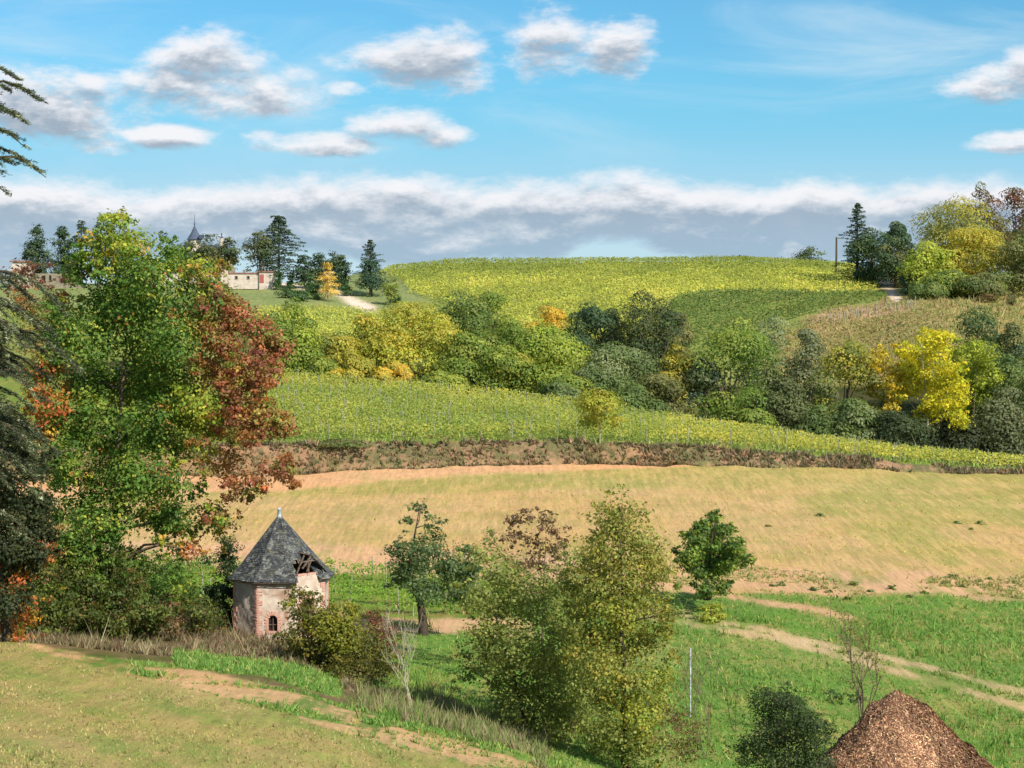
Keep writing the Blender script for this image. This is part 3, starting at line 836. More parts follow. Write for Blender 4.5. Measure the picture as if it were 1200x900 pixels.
    fn.tube([top + up*h for h in (0, .14, .3, .32, .5, .52, .58, .62)], [.19, .13, .085, .1, .09, .12, .11, .03], 10)
    fn.build('finial', M['zinc'], roof, True)
    # fascia under the eaves
    fa = MB()
    for k_ in range(8):
        if k_ == 1: continue
        fa.tube([rp(k_, 0, 0) - up*.07, rp(k_, .5, 0) - up*.07, rp(k_, 1, 0) - up*.07], .035, 4)
    fa.build('eaves_board', M['darkbark'], roof)
    # ---- collapsed lucarne over the doorway: posts, rafters, half of its slates left
    a, b, d, n_ = face(1); Ld = np.linalg.norm(b-a); zt = wtop[1] + .09; h = .95
    o0 = a + d*.22 - n_*.02; o1 = a + d*(Ld - .10) - n_*.02; pk = (o0+o1)/2 + up*(zt + h) ; 
    luc = bpy.data.objects.new('dormer', None); C.objects.link(luc); luc.parent = root
    tb = MB()
    for (p, q, r_) in ((o1 + up*zt, o1 + up*(zt+.32), .05), (o0 + d*.72 + up*zt, o0 + d*.72 + up*(zt+.7), .045),
                       (o0 + up*(zt+.28) + d*.3, pk + d*.08, .05), (o1 + up*(zt+.22), pk, .055), (o0 + d*.35 + up*(zt+.62), o1 - d*.25 + up*(zt+.66), .045),
                       (pk, pk - n_*1.6 + up*.06, .055), (o0 + d*.6 + up*(zt+.1), o0 + d*.98 + up*(zt+.75), .035),
                       (o1 + up*(zt+.3), o1 - n_*1.1 + up*(zt+.34), .05), (o0 + d*.2 + up*zt - n_*.35, pk - n_*.5, .045)):
        tb.tube(limb(p, q, rng, .03, 4), r_, 4)
    tb.build('rafter', M['timber'], luc)
    ds = MB()
    A0, B0, C0, D0_ = o1 + d*.28 + up*(zt - .12) + n_*.12, pk + n_*.10 + d*.02, pk - n_*1.25, o1 + d*.22 + up*(zt + .05) - n_*1.15
    nn = unit(np.cross(B0 - A0, D0_ - A0)); nn = nn if nn[2] > 0 else -nn
    for i in range(9):
        for j in range(8):
            if (i > 6 and j < 2 and rng.random() < .7) or rng.random() < .05: continue
            f = lambda s_, t_: (A0*(1-t_) + B0*t_)*(1-s_) + (D0_*(1-t_) + C0*t_)*s_
            s0, s1, t0, t1 = j/8, (j+.95)/8, i/9, min((i+1.5)/9, 1); off = rng.uniform(.02, .045)
            v_ = [f(s0,t0) + nn*off, f(s1,t0) + nn*off, f(s1,t1), f(s0,t1)]; v_ += [q - nn*.015 for q in v_]
            ds.add(v_, [[0,1,2,3],[7,6,5,4],[0,4,5,1],[1,5,6,2],[3,7,4,0]], lin((86,88,88))*rng.uniform(.6, 1.2)*.8)
    o = ds.build('dormer_slates', M['slate'], luc); o['kind'] = 'stuff'
    dk = MB(); dk.tube([np.array([0,0,.1]), np.array([0,0,He*.75])], .02, 3)
    fl = MB(); fl.add([cor[k_]*.86 + up*(He*.8) for k_ in range(8)], [list(range(8))]); fl.build('loft_floor', M['dark'], root)
    return root
_brick_mesh = {}
def place_bricks(bricks, root, d, n_, rng):
    for c, sz, rz, tilt in bricks:
        key = (round(sz[0], 2), round(sz[1], 2), round(sz[2], 2))
        if key not in _brick_mesh:
            mb = MB(); mb.box((0,0,0), sz); o = mb.build('brick', M['brick'], root); _brick_mesh[key] = o.data
        else:
            o = bpy.data.objects.new('brick', _brick_mesh[key]); C.objects.link(o); o.parent = root
        o.location = c
        from mathutils import Matrix
        o.rotation_euler = (Matrix.Rotation(rz, 3, 'Z') @ Matrix.Rotation(-tilt, 3, 'Y')).to_euler()
hut = build_hut()

# ================================================================== THE CHATEAU GROUNDS ON THE SKYLINE
def wall_box(mb, u0, u1, v0, v1, Y, depth, drop=1.5):
    x0 = (u0-600)/F*Y; x1 = (u1-600)/F*Y; z1 = z_at(v0, Y); z0 = z_at(v1, Y) - drop
    mb.box(((x0+x1)/2, Y + depth/2, (z0+z1)/2), (x1-x0, depth, z1-z0))
    return x0, x1, z0, z1
def rel(root, mb):
    l = root.location
    mb.v = [(a-l[0], b-l[1], c-l[2]) for a, b, c in mb.v]; return mb
def windows(root, parent, rects, Y, frame='whitewall'):
    for (u0, u1, v0, v1) in rects:
        fr = MB(); x0, x1 = (u0-600)/F*Y, (u1-600)/F*Y; z1, z0 = z_at(v0, Y), z_at(v1, Y)
        t = .09
        for (a, b, c, d_) in ((x0-t, x0, z0-t, z1+t), (x1, x1+t, z0-t, z1+t), (x0, x1, z1, z1+t), (x0, x1, z0-t, z0)):
            fr.box(((a+b)/2, Y-.05, (c+d_)/2), (b-a, .12, d_-c))
        f = rel(root, fr).build('window', M[frame], parent)
        p = MB(); p.box(((x0+x1)/2, Y+.03, (z0+z1)/2), (x1-x0, .1, z1-z0)); rel(root, p).build('pane', M['dark'], f)
def build_chateau():
    Y = 548; x, y, z = spot(229, Y)
    root = thing('chateau', (x, Y, z), 'pale chateau with a slate tower and spire rising above the hilltop trees', 'chateau')
    b = MB(); wall_box(b, 196, 268, 300, 332, Y, 12); rel(root, b).build('wall', M['whitewall'], root)
    r = MB(); x0, x1 = (193-600)/F*Y, (271-600)/F*Y; z0, z1 = z_at(300, Y), z_at(286, Y)
    r.add([(x0,Y-.8,z0),(x1,Y-.8,z0),(x1,Y+12.8,z0),(x0,Y+12.8,z0),(x0+3,Y+6,z1),(x1-3,Y+6,z1)], [[0,1,5,4],[1,2,5],[2,3,4,5],[3,0,4],[3,2,1,0]])
    rel(root, r).build('roof', M['farslate'], root)
    windows(root, root, [(203+i*11, 206.5+i*11, 306, 314) for i in range(5)], Y-.02)
    def tower(u, w, vtip, vcone, vbase, vbot, yy):
        x = (u-600)/F*yy; rr = w/2*px(yy)
        b = MB(); n = 12
        b.tube([(x,yy,z_at(vbot,yy)), (x,yy,z_at(vbase,yy))], rr, n); t = rel(root, b).build('tower', M['whitewall'], root)
        c_ = MB(); zb, zc, zt = z_at(vbase-.3,yy), z_at(vcone,yy), z_at(vtip,yy)
        hh = zc - zb
        c_.tube([(x,yy,zb),(x,yy,zb+hh*.12),(x,yy,zb+hh*.55),(x,yy,zc)], [rr*1.25, rr*1.0, rr*.46, .07], n); c_ = rel(root, c_).build('tower_roof', M['farslate'], t, False)
        s = MB(); s.tube([(x,yy,zc-.3),(x,yy,zc+.5),(x,yy,zc+.8),(x,yy,zt)], [.1,.24,.1,.05], 6); rel(root, s).build('spire', M['farslate'], t)
        return t
    tower(229, 15.5, 251, 264, 281, 332, Y-3)
    tower(260.5, 4.6, 273.5, 276, 279.2, 332, Y-2)
    d = MB(); yy = Y - 6; wall_box(d, 234, 238.5, 275, 279.5, yy, 2.0, 0); rel(root, d).build('roof_dormer', M['farslate'], root)
build_chateau()
def build_lodge():
    Y = 503; x, y, z = spot(295, Y)
    root = thing('garden_lodge', (x, Y, z), 'low white walled lodge with red door and chimneys beside the hilltop cedar', 'lodge')
    b = MB(); wall_box(b, 268, 304, 321, 332, Y, 5); wall_box(b, 304.1, 320, 319, 334, Y-.6, 5.4); rel(root, b).build('wall', M['whitewall'], root)
    r = MB(); wall_box(r, 267.5, 304, 319.4, 320.9, Y-.2, 5.4, 0); wall_box(r, 303.4, 320.6, 317.6, 318.9, Y-.9, 6, 0); rel(root, r).build('roof', M['tileroof'], root)
    for u0, u1, v0 in ((271, 275.5, 313.5), (305.5, 310, 307.5), (285, 287.5, 316)):
        c_ = MB(); wall_box(c_, u0, u1, v0, 320, Y+1.5, 1.0, 0); rel(root, c_).build('chimney', M['garden_wall'], root)
    d = MB(); wall_box(d, 304.6, 309.5, 321.5, 331.5, Y-.68, .1, 0); rel(root, d).build('door', M['door'], root)
    windows(root, root, [(276, 279, 323.5, 327), (290, 293, 323.5, 327)], Y-.03)
    Y = 512; x, y, z = spot(192, Y)
    root = thing('outbuilding', (x, Y, z), 'white outbuilding with a tiled roof seen through the top of the autumn tree', 'building')
    b = MB(); wall_box(b, 170, 209, 319, 333, Y, 6); rel(root, b).build('wall', M['whitewall'], root)
    r = MB(); x0, x1 = (168-600)/F*Y, (211-600)/F*Y; z0, z1 = z_at(319, Y), z_at(313, Y)
    r.add([(x0,Y-.5,z0),(x1,Y-.5,z0),(x1,Y+6.5,z0),(x0,Y+6.5,z0),(x0,Y+3,z1),(x1,Y+3,z1)], [[0,1,5,4],[1,2,5],[2,3,4,5],[3,0,4]])
    rel(root, r).build('roof', M['tileroof'], root); windows(root, root, [(176,180,322,328),(190,194,322,328)], Y-.03)
    Y = 500; x, y, z = spot(22, Y)
    root = thing('gabled_house', (x, Y, z), 'white gabled house with brown roof at the far left of the skyline', 'house')
    x0, x1 = (13-600)/F*Y, (33-600)/F*Y; zt, ze, zb = z_at(307, Y), z_at(313, Y), z_at(333, Y)-1.5; xm = x0*.35 + x1*.65
    b = MB(); b.add([(x0,Y,zb),(x1,Y,zb),(x1,Y,zt),(x0+.8,Y,zt),(x0,Y,ze),(x0,Y+9,zb),(x1,Y+9,zb),(x1,Y+9,zt),(x0+.8,Y+9,zt),(x0,Y+9,ze)],
          [[0,1,2,3,4],[9,8,7,6,5],[0,4,9,5],[1,6,7,2],[3,2,7,8],[4,3,8,9]])
    rel(root, b).build('wall', M['whitewall'], root)
    r = MB(); wall_box(r, 12.3, 33.6, 305.3, 307.2, Y-.4, 9.8, 0); rel(root, r).build('roof', M['tileroof'], root)
    windows(root, root, [(18,20.5,316,321),(26,28.5,316,321),(18,20.5,325,330)], Y-.03)
    Y = 504; x, y, z = spot(66, Y)
    root = thing('garden_wall', (x, Y, z), 'long grey garden wall with dark openings below the skyline pines', 'wall')
    b = MB(); wall_box(b, 34, 96, 320.5, 333, Y, .7); rel(root, b).build('masonry', M['garden_wall'], root)
    for u0, u1, v0 in ((50,54,323),(58.5,61,322.5)):
        d = MB(); wall_box(d, u0, u1, v0, 330, Y-.06, .1, 0); rel(root, d).build('door', M['dark'], root)
    Y = 462; x, y, z = spot(434, Y)
    root = thing('drive_gate', (x, Y, z), 'small white gate at the foot of the pale drive', 'gate')
    b = MB()
    for q in (429.5, 438.5): wall_box(b, q-.6, q+.6, 358.6, 362.5, Y, .3, .3)
    rel(root, b).build('gatepost', M['whitewall'], root)
    b = MB()
    for q in (359.3, 360.4, 361.5): wall_box(b, 430.2, 437.8, q, q+.5, Y+.05, .12, 0)
    rel(root, b).build('gate_rail', M['whitewall'], root)
build_lodge()
x, y, z = spot(980, 545)
pole = thing('utility_pole', (x, y, z), 'bare dark utility pole on the skyline left of the tall fir', 'pole')
mb = MB(); h = z_at(278, 545) - z; mb.tube([(0,0,-1),(0,0,h)], [.34,.26], 8); mb.build('post', M['darkbark'], pole, True)

# ------------------------------------------------------------------ palettes (sunlit photo colours)
G1 = [(128,142,60,3),(108,128,54,3),(150,158,68,2),(92,114,50,2)]            # fresh green
G2 = [(104,122,64,3),(90,106,58,3),(126,136,72,1)]                             # dull green
DK = [(74,96,66,3),(62,84,58,3),(96,112,72,1)]                                # dark evergreen
BL = [(84,104,82,3),(72,92,74,3),(104,122,96,1)]                               # bluish conifer
OL = [(156,150,62,3),(178,166,66,3),(130,134,58,2),(194,174,66,1.6)]           # olive going yellow
YE = [(228,206,40,4),(212,196,46,3),(186,182,50,2),(240,214,56,1)]           # bright yellow
OR = [(200,168,66,3),(186,160,66,2),(166,150,64,2)]                          # orange-yellow
GG = [(138,146,102,3),(122,132,92,3),(152,158,112,1)]                          # grey-green
OG = [(120,120,72,3),(106,108,64,3),(140,134,80,1)]                            # brown-green
YG = [(164,172,68,3),(144,158,62,3),(182,184,74,2)]                          # yellow-green
RD = [(126,76,56,3),(108,66,52,2),(96,84,56,2)]
BR = [(126,96,64,3),(108,84,58,2),(140,112,78,1)]

# skyline, left
gs = 'trees round the chateau on the skyline'
tree('pine_tree', 'flat topped dark pine at the left end of the skyline, beside the gabled house', 44, 508, 267, 36, DK, 'pine', 1, .12, 34, 3600, .6, 'broad', gs, 'darkbark', .19)
tree('pine_tree', 'dark broad pine second from the left on the skyline above the garden wall', 74, 512, 268, 40, DK, 'pine', 2, .10, 34, 3800, .6, 'broad', gs, 'darkbark', .19)
tree('pine_tree', 'tall bare trunked pine with a small dark tuft standing above its neighbours on the skyline', 96, 505, 259, 22, DK, 'pine', 3, .62, 14, 1100, .5, 'broad', gs, 'darkbark', .2)
tree('pine_tree', 'slim dark pine with two tufts just left of the autumn tree top', 115, 506, 261, 14, DK, 'pine', 4, .5, 10, 700, .5, 'column', gs, 'darkbark', .3)
tree('pine_tree', 'dark pine mostly hidden behind the top of the autumn tree', 140, 515, 276, 44, DK, 'pine', 5, .2, 24, 2200, .6, 'round', gs, 'darkbark')
for i, (u, vt, w, lab) in enumerate([(246,276,34,'rounded dark tree beneath the chateau spire'),(268,280,28,'rounded dark tree in front of the small chateau turret'),(222,284,30,'rounded dark tree left of the chateau tower above the autumn tree')]):
    tree('round_tree', lab, u, 520, vt, w*1.1, OG[:2] + DK[:1], 'tree', i, .32, 24, 2200, .6, 'round', gs)
tree('round_tree', 'broad dark green tree with its trunk showing, touching the hilltop cedar on its left', 304, 506, 272, 42, OG[:2]+DK[:1], 'tree', 9, .24, 30, 3200, .55, 'round', gs, 'bark', .2)
conifer('cedar_tree', 'tall dark cedar with tiered branches behind the white lodge', 327, 508, 253, 58, DK+BL[:1], 1, 17, .02, .14, .7, 3600, .3, gs, True, 'cedar')
for i, (u, vt, w) in enumerate([(356,300,30),(374,298,28),(392,298,28),(400,300,22)]):
    tree('clipped_tree', ['dark tree at the left end of the clipped skyline row right of the cedar','second dark tree of the clipped row right of the cedar','third dark tree of the clipped row right of the cedar','last dark tree of the clipped row, before the blue green conifer'][i],
         u, 505, vt, w, DK, 'tree', i, .12, 22, 1700, .6, 'column', gs, rb=.26)
tree('golden_tree', 'small pale golden tree beside the drive below the clipped row', 384, 474, 309, 30, [(214,184,96,3),(196,172,92,2),(226,196,110,1)], 'tree', 1, .14, 26, 1900, .42, 'cone', None, 'palebark', .2)
tree('pine_tree', 'spreading green pine under the blue green conifer by the drive', 436, 490, 306, 36, [(58,84,62,3),(70,96,68,2)], 'pine', 6, .16, 26, 2400, .5, 'broad', None, 'darkbark')
conifer('blue_fir', 'blue green conifer with a spiky top beside the pale drive', 434, 496, 281, 56, BL, 2, 13, -.05, .1, .5, 2300, .5, None, False, 'fir')
tree('small_round_tree', 'small rounded yellow green tree at the edge of the lawn by the hill vines', 458, 470, 325, 24, [(150,158,76,3),(130,142,70,2)], 'tree', 1, .2, 20, 1300, .42)
for i, (u, vt, w, Y, lab) in enumerate([(338,336,28,478,'low clipped hedge on the lawn right of the lodge'),(327,318,14,500,'small round bush at the corner of the lodge'),(352,340,22,470,'larger rounded shrub beside the golden tree'),(364,322,22,492,'dark shrub on the slope below the clipped row'),(341,322,10,504,'tiny ball bush on the skyline right of the cedar'),(462,344,16,476,'low dark shrub under the blue green conifer'),(368,334,18,476,'green shrub left of the golden tree'),(405,330,20,490,'dark hedge behind the golden tree')]):
    tree('shrub', lab, u, Y, vt, w, [(84,112,66,3),(70,96,58,2)], 'shrub', i, .05, 12, 700, .5, 'broad', 'shrubs on the chateau lawn', rb=.3, trunk=False, limbs=3)
tree('purple_shrub', 'dark purple red bush in front of the grey garden wall', 76, 498, 323, 11, [(110,50,60,1),(90,44,52,1)], 'shrub', 1, .05, 9, 380, .4, rb=.3, trunk=False, limbs=3)
# skyline, right
conifer('fir_tree', 'tall dark pointed fir standing above the lane on the right skyline', 1004, 505, 238, 64, BL+DK, 4, 17, .0, .05, .55, 3600, .4, None, False, 'fir')
gr = 'trees of the wood on the right skyline'
R_ = [
 (1022,272,56,500,DK,'dark tree against the right flank of the tall fir'),(1048,280,50,492,DK+OG[:1],'dark rounded tree behind the lane bend'),
 (1050,262,40,515,DK,'dark tree showing over the wood between fir and golden oak'),
 (1090,286,66,468,YG+OL[:1],'light yellow green tree overhanging the lane'),(1074,300,40,478,G2,'dull green tree at the corner of the lane'),
 (1118,237,110,486,OL[:3]+GG,'large golden olive oak crowning the right hand wood'),(1140,268,80,470,OL,'golden tree on the right shoulder of the large oak'),
 (1152,225,60,505,RD+OG,'thin reddish brown tree behind the large oak'),(1190,224,70,505,RD+OG[:1],'dark reddish tree at the top right edge'),
 (1188,285,62,462,G2+OG,'dull green tree at the right edge below the reddish one'),(1112,318,66,458,G2+YG[:1],'bushy green tree at the foot of the golden oak'),
 (1088,332,44,452,G2,'low bush where the lane meets the wood'),(1150,322,60,452,G2+OG,'tangled green bush right of the golden oak foot'),(1066,322,24,468,DK,'dark bush beside the lane'),
 (1215,255,70,480,OG+G2,'brown green tree cut by the right edge of the view'),(1100,262,46,500,OL+GG,'slender olive tree left of the golden oak crown')]
for i, (u, vt, w, Y, pal, lab) in enumerate(R_):
    tree('woodland_tree', lab, u, Y, vt, w, pal, 'tree', i, .12, int(16 + w*.16), int(1600 + w*80), .60, 'round', gr, rb=.19, clump=.26)
tree('skyline_bush', 'low round green bush on the crest left of the pole', 950, 590, 290, 42, G2+DK[:1], 'bush', 1, .02, 18, 1500, .6, 'broad', trunk=False, limbs=4)
for i, (u, lab) in enumerate([(866.5,'left one of two tiny shrubs on the bare crest'),(874,'right one of two tiny shrubs on the bare crest')]):
    tree('tiny_shrub', lab, u, 606, 299 if i == 0 else 300, 7, DK, 'shrub', i, .2, 7, 160, .6, rb=.3, trunk=False, limbs=3)

# the wood across the middle (each tree its own)
gm = 'trees of the wood across the valley'
W_ = [
 (345,358,80,298,G1+YG[:1],'fresh green tree right of the red foliage, behind the vines'),(388,392,70,303,OL[:3]+G2,'small olive tree at the left of the wood'),
 (318,372,60,312,G2,'green tree half hidden behind the red foliage'),
 (428,372,84,306,OL+G1[:1],'olive yellow tree left of the tallest golden crown'),(482,357,112,304,OL+YG[:1],'broad golden olive tree, largest in the left half of the wood'),
 (540,350,86,318,G2+G1[:1],'green tree with an uneven top behind the golden olive one'),(545,392,90,300,OL[2:3]+G1,'shaggy olive green tree in front of the uneven topped one'),
 (575,345,66,326,G1+G2[:1],'tall green tree above the vineyard in the middle of the wood'),(600,380,60,316,G1,'green tree between the tall green and the orange topped ones'),
 (410,412,56,296,OL,'small yellow olive tree at the upper edge of the vines'),(460,425,40,293,OR+OL,'low golden bushy tree at the wood edge'),
 (641,361,58,324,OR,'orange yellow tree top glowing above the green canopy'),(640,384,120,302,YG[:2]+G1,'wide bright green dome shaped tree in the centre of the wood'),
 (593,408,70,297,G1+OL[:1],'green tree left of the wide green dome'),
 (692,361,70,322,DK,'dark bluish tree right of the orange top'),(752,350,112,318,DK[:1]+[(92,98,58,3),(80,86,50,3)],'large dark olive oak on the right of the central wood'),
 (776,360,70,320,[(84,92,58,3),(74,84,54,3)],'dark olive tree crowding the right side of the large dark oak'),(716,366,60,324,[(80,92,60,3),(70,84,54,3)],'dark tree filling the gap left of the large dark oak'),
 (798,372,50,322,OG,'dark brown green tree beside the large dark oak'),
 (725,406,92,300,GG+G2[:2],'rounded grey green willow in front of the dark trees'),(700,432,70,295,GG[:2]+G2[:2],'low dull green thicket tree above the vine rows'),
 (792,404,60,300,OL[:2]+OG,'brownish yellow tree between the willow and the bright green ash'),(770,440,60,293,OG,'low brown green tree at the wood edge'),
 (856,386,106,296,G1+[(96,124,52,3)],'tall bright green ash right of the centre'),(826,420,56,298,GG+BL[:1],'bluish grey willow left of the green ash'),
 (905,376,66,312,GG,'pale grey willow behind the green ash'),(946,388,60,308,[(128,132,96,3),(108,114,80,3)],'silvery thin tree with pale stems beside the willow'),
 (918,446,84,292,[(104,112,70,3),(92,100,64,2)],'low grey green willow scrub right of the ash'),
 (992,404,84,296,OL[:3]+G2,'olive tree with yellow patches left of the yellow pair'),
 
 
 (1145,366,90,316,DK[:2]+G2,'dark green tree behind the yellow green one'),(1185,384,70,312,OG+DK[:1],'dark olive tree near the right edge of the wood'),
 (1172,420,80,298,G2+DK[:1],'dull green tree at the right above the scrub'),(1180,466,78,284,[(112,118,82,3),(96,104,70,2)],'pale grey green willow scrub at the right edge'),
 (1000,470,90,284,G2+GG[:1],'low dark scrub below the olive tree'),(1050,484,80,280,[(74,86,54,3),(60,72,46,2)],'dark low scrub under the yellow trees'),(1120,490,70,282,[(74,78,50,3),(62,70,44,2)],'shaded thicket between the pale trunk and the right willow'),
 (960,478,60,286,G2,'low green scrub at the top edge of the vines'),(1218,440,60,290,G2,'green tree cut by the right edge beside the willow scrub'),
 (880,480,50,287,G1+GG[:1],'bush at the foot of the green ash'),(745,452,70,290,G2,'low bush above the bend of the vine rows'),(662,440,60,292,G1,'low green bushy tree under the wide dome'),
 (655,448,46,288,G2+GG[:1],'dull low bush below the green dome near the vines'),(515,436,60,292,G1+OL[:1],'low green bush at the foot of the golden olive tree'),
 (370,420,60,297,G1+G2[:1],'green bush behind the top left corner of the vines'),(290,395,60,300,G2,'dull tree behind the red foliage and left of the fresh green one'),
]
for i, (u, vt, w, Y, pal, lab) in enumerate(W_):
    tree('woodland_tree', lab, u, Y, vt, w*1.06, pal, 'tree', i, .06, int(16 + w*.16), int(1400 + w*64), .48, 'round' if i % 3 else 'broad', gm,
         'palebark' if 'pale stems' in lab else 'bark', rb=.19, clump=.25)
YB = [(218,204,54,4),(206,198,56,3),(176,182,58,2.6),(228,210,64,1)]
YO = [(216,190,58,4),(202,176,60,3),(172,164,62,2)]
YL = [(162,172,64,3),(144,158,60,3),(180,184,68,1.2)]
blob_tree('yellow_tree', 'brightest yellow tree with a pale bare trunk', 1088, 288, None,
 [(1078,400,15,YB,420),(1092,396,12,YB,300),(1064,412,13,YB,330),(1098,412,15,YB,420),(1080,422,18,YB,620),(1062,434,15,YB,430),(1100,434,14,YB,380),(1078,448,17,YB,560),(1064,462,12,YB,260),(1096,456,14,YB,360),(1084,472,14,YB,330),(1072,482,9,YB,130)],
 dens=1.5, leaf=.44, clump=.25, bark='palebark', r0=.34, depth=.8, sub=12, trunk_pts=[(1089,535),(1088,500),(1086,470),(1082,430),(1080,402)], limbn=3)
blob_tree('yellow_tree', 'lower yellow tree leaning right of the brightest one', 1108, 283, None,
 [(1112,436,12,YB,260),(1104,448,14,YB,360),(1118,452,13,YB,320),(1110,466,16,YB,460),(1122,474,11,YB,230),(1100,480,11,YB,220),(1112,488,14,YB,330),(1106,502,11,YB,200)],
 dens=1.4, leaf=.42, clump=.25, bark='palebark', r0=.26, depth=.7, sub=12, limbn=3)
blob_tree('yellow_tree', 'slim orange yellow tree left of the brightest one', 1040, 292, None,
 [(1038,414,10,YO,220),(1032,428,12,YO,280),(1044,432,11,YO,260),(1036,446,12,YO,300),(1028,460,10,YO,200),(1044,464,12,YO,270),(1034,478,10,YO,180)],
 dens=1.4, leaf=.42, clump=.25, bark='bark', r0=.26, depth=.7, sub=12, limbn=3)
blob_tree('lime_tree', 'yellow green tree behind the yellow ones', 1138, 296, None,
 [(1136,408,15,YL,420),(1124,420,13,YL,330),(1150,420,14,YL,360),(1138,434,17,YL,540),(1154,442,13,YL,330),(1130,452,14,YL,340),(1146,464,14,YL,360),(1132,480,12,YL,230),(1126,410,8,YL,110)],
 dens=1.5, leaf=.42, clump=.25, bark='bark', r0=.3, depth=.8, sub=12, limbn=3)
# scattered trees on the right slope and bank
tree('young_tree', 'slender yellow green tree growing on the earth bank below the vines', 703, 207, 457, 60, YG+OL[:2], 'tree', 3, .3, 30, 3600, .30, 'round', None, 'palebark', .17, tr=.012)
tree('bank_shrub', 'green brown bush on the left end of the earth bank', 400, 207.5, 515, 74, OG+G2, 'bush', 3, .02, 18, 2000, .3, 'broad', trunk=False)
tree('twisted_tree', 'dark twisted little tree alone on the rough right slope', 1157, 440, 344, 26, OG+BR[:1], 'tree', 3, .2, 16, 800, .4)
tree('slope_bush', 'small dark bush on the rough slope at the right edge', 1186, 436, 362, 14, OG, 'bush', 3, .02, 9, 400, .4, trunk=False)
tree('path_shrub', 'low yellowish shrub at the foot of the dense tree by the path', 832, 124, 708, 40, YG+OL[:1], 'shrub', 8, .02, 12, 1500, .16, trunk=False)

# ================================================================== VINES
VG = [(142,158,54,4),(124,144,50,3),(170,176,58,2),(196,190,54,1.2)]
VY = [(190,186,60,3),(206,196,58,2),(168,172,58,2)]
post_mesh = None
def vine_leaves(rng, X_, Y_, per, leaf, hgt, wid, colf, low=.35):
    """leaves round a list of stations along a row"""
    n = len(X_); k_ = rng.poisson(per, n); i = np.repeat(np.arange(n), k_); m_ = len(i)
    P = np.stack([X_[i] + rng.normal(0, wid*.45, m_), Y_[i] + rng.normal(0, wid*.45, m_), np.zeros(m_)], 1)
    vig = .8 + .35*vnoise(X_[i], Y_[i], 1.1, 5)
    h = low + (hgt*vig - low)*rng.beta(1.6, 1.3, m_)
    P[:, 2] = ground(P[:, 0], P[:, 1]) + h
    N = rng.normal(size=(m_, 3))*.5 + np.array([.25, -.35, .85])
    return P, N, rng.uniform(.65, 1.25, m_)*leaf, colf(P[:, 0], P[:, 1], m_)
def vine_row(label, group, pts, per, leaf, hgt, wid, colf, rng, posts=False, step=.4):
    (x0, y0), (x1, y1) = pts; Ld = math.hypot(x1-x0, y1-y0); n = max(int(Ld/step), 2); t = (np.arange(n) + rng.random(n)*.5)/n
    X_, Y_ = x0 + (x1-x0)*t, y0 + (y1-y0)*t
    keep = vnoise(X_, Y_, 1.3, 77) > .16; X_, Y_ = X_[keep], Y_[keep]
    if len(X_) < 2: return None
    root = thing('vine_row', (x0, y0, float(ground(x0, y0))), label, 'vine row', group); l = np.array(root.location)
    P, N, S, Cc = vine_leaves(rng, X_, Y_, per, leaf, hgt, wid, colf); Cc = Cc*rng.uniform(.84, 1.14)
    leaf_obj('foliage', P - l, N, S, Cc, rng, root, jit=.14)
    if posts:
        global post_mesh
        q = (np.arange(max(int(Ld/6.5), 1)) + rng.uniform(.02, .9)) * 6.5 / Ld; q = q[q < 1]
        for s_ in q:
            xx, yy = x0 + (x1-x0)*s_, y0 + (y1-y0)*s_
            if post_mesh is None:
                mb = MB(); mb.tube([(0,0,-.3),(0,0,1.0),(0,0,1.98)], [.045,.042,.04], 4); post_mesh = mb.build('post', M['stake'], root).data; o = bpy.data.objects[-1] if False else root.children[-1] if len(root.children) else None
                o = [c for c in root.children if c.data is post_mesh][0] if root.children else None
                if o is None:
                    o = [ob for ob in C.objects if ob.data is post_mesh][0]
            else:
                o = bpy.data.objects.new('post', post_mesh); C.objects.link(o); o.parent = root
            o.location = (xx - l[0], yy - l[1], float(ground(xx, yy)) - l[2] + rng.uniform(-.15, .1)); o.rotation_euler = (rng.normal(0, .04), rng.normal(0, .04), 0)
    return root
def lower_vineyard():
    rng = np.random.default_rng(11); d = unit(np.array([.80, .60])); sp = 2.2
    pl = np.array([lin(c[:3]) for c in VG + VY[:2]])
    def colf(x, y, n):
        f = fbm(x, y, 7, 4)*.7 + rng.random(n)*.55
        e = np.clip((216 - y)/6, 0, 1) * .25
        u_ = 600 + F*x/y; f = f + e + np.where(u_ > 780, .22, 0) + np.clip((y - 262)/30, 0, .2)
        a, b = lin((124,142,66)), lin((172,172,76)); c = lin((204,190,82))
        w = np.clip((f - .42)*2.2, 0, 1)[:, None]; r = a*(1-w) + b*w
        w2 = np.clip((f - .95)*4, 0, 1)[:, None]; return r*(1-w2) + c*w2
    x = -150.0; k_ = 0
    while x < 72:
        pts = []
        s = np.arange(0, 135, .5); X_, Y_ = x + d[0]*s, 211.2 + d[1]*s
        u_ = 600 + F*X_/Y_*.997
        ok = (Y_ < np.interp(u_, VY_U, VY_Y)) & (u_ < 1300)
        if ok.any():
            ok &= u_ > 150; j_ = np.flatnonzero(ok)
            if len(j_) > 8:
                a_, e = j_[0], j_[-1]
                vine_row('green and yellow leafy vine row running up from the earth bank', 'vine rows of the terrace above the earth bank',
                         [(X_[a_], Y_[a_]), (X_[e], Y_[e])], 12, .31, 1.8, .62, colf, rng, True, .4); k_ += 1
        x += sp / d[1]
lower_vineyard()
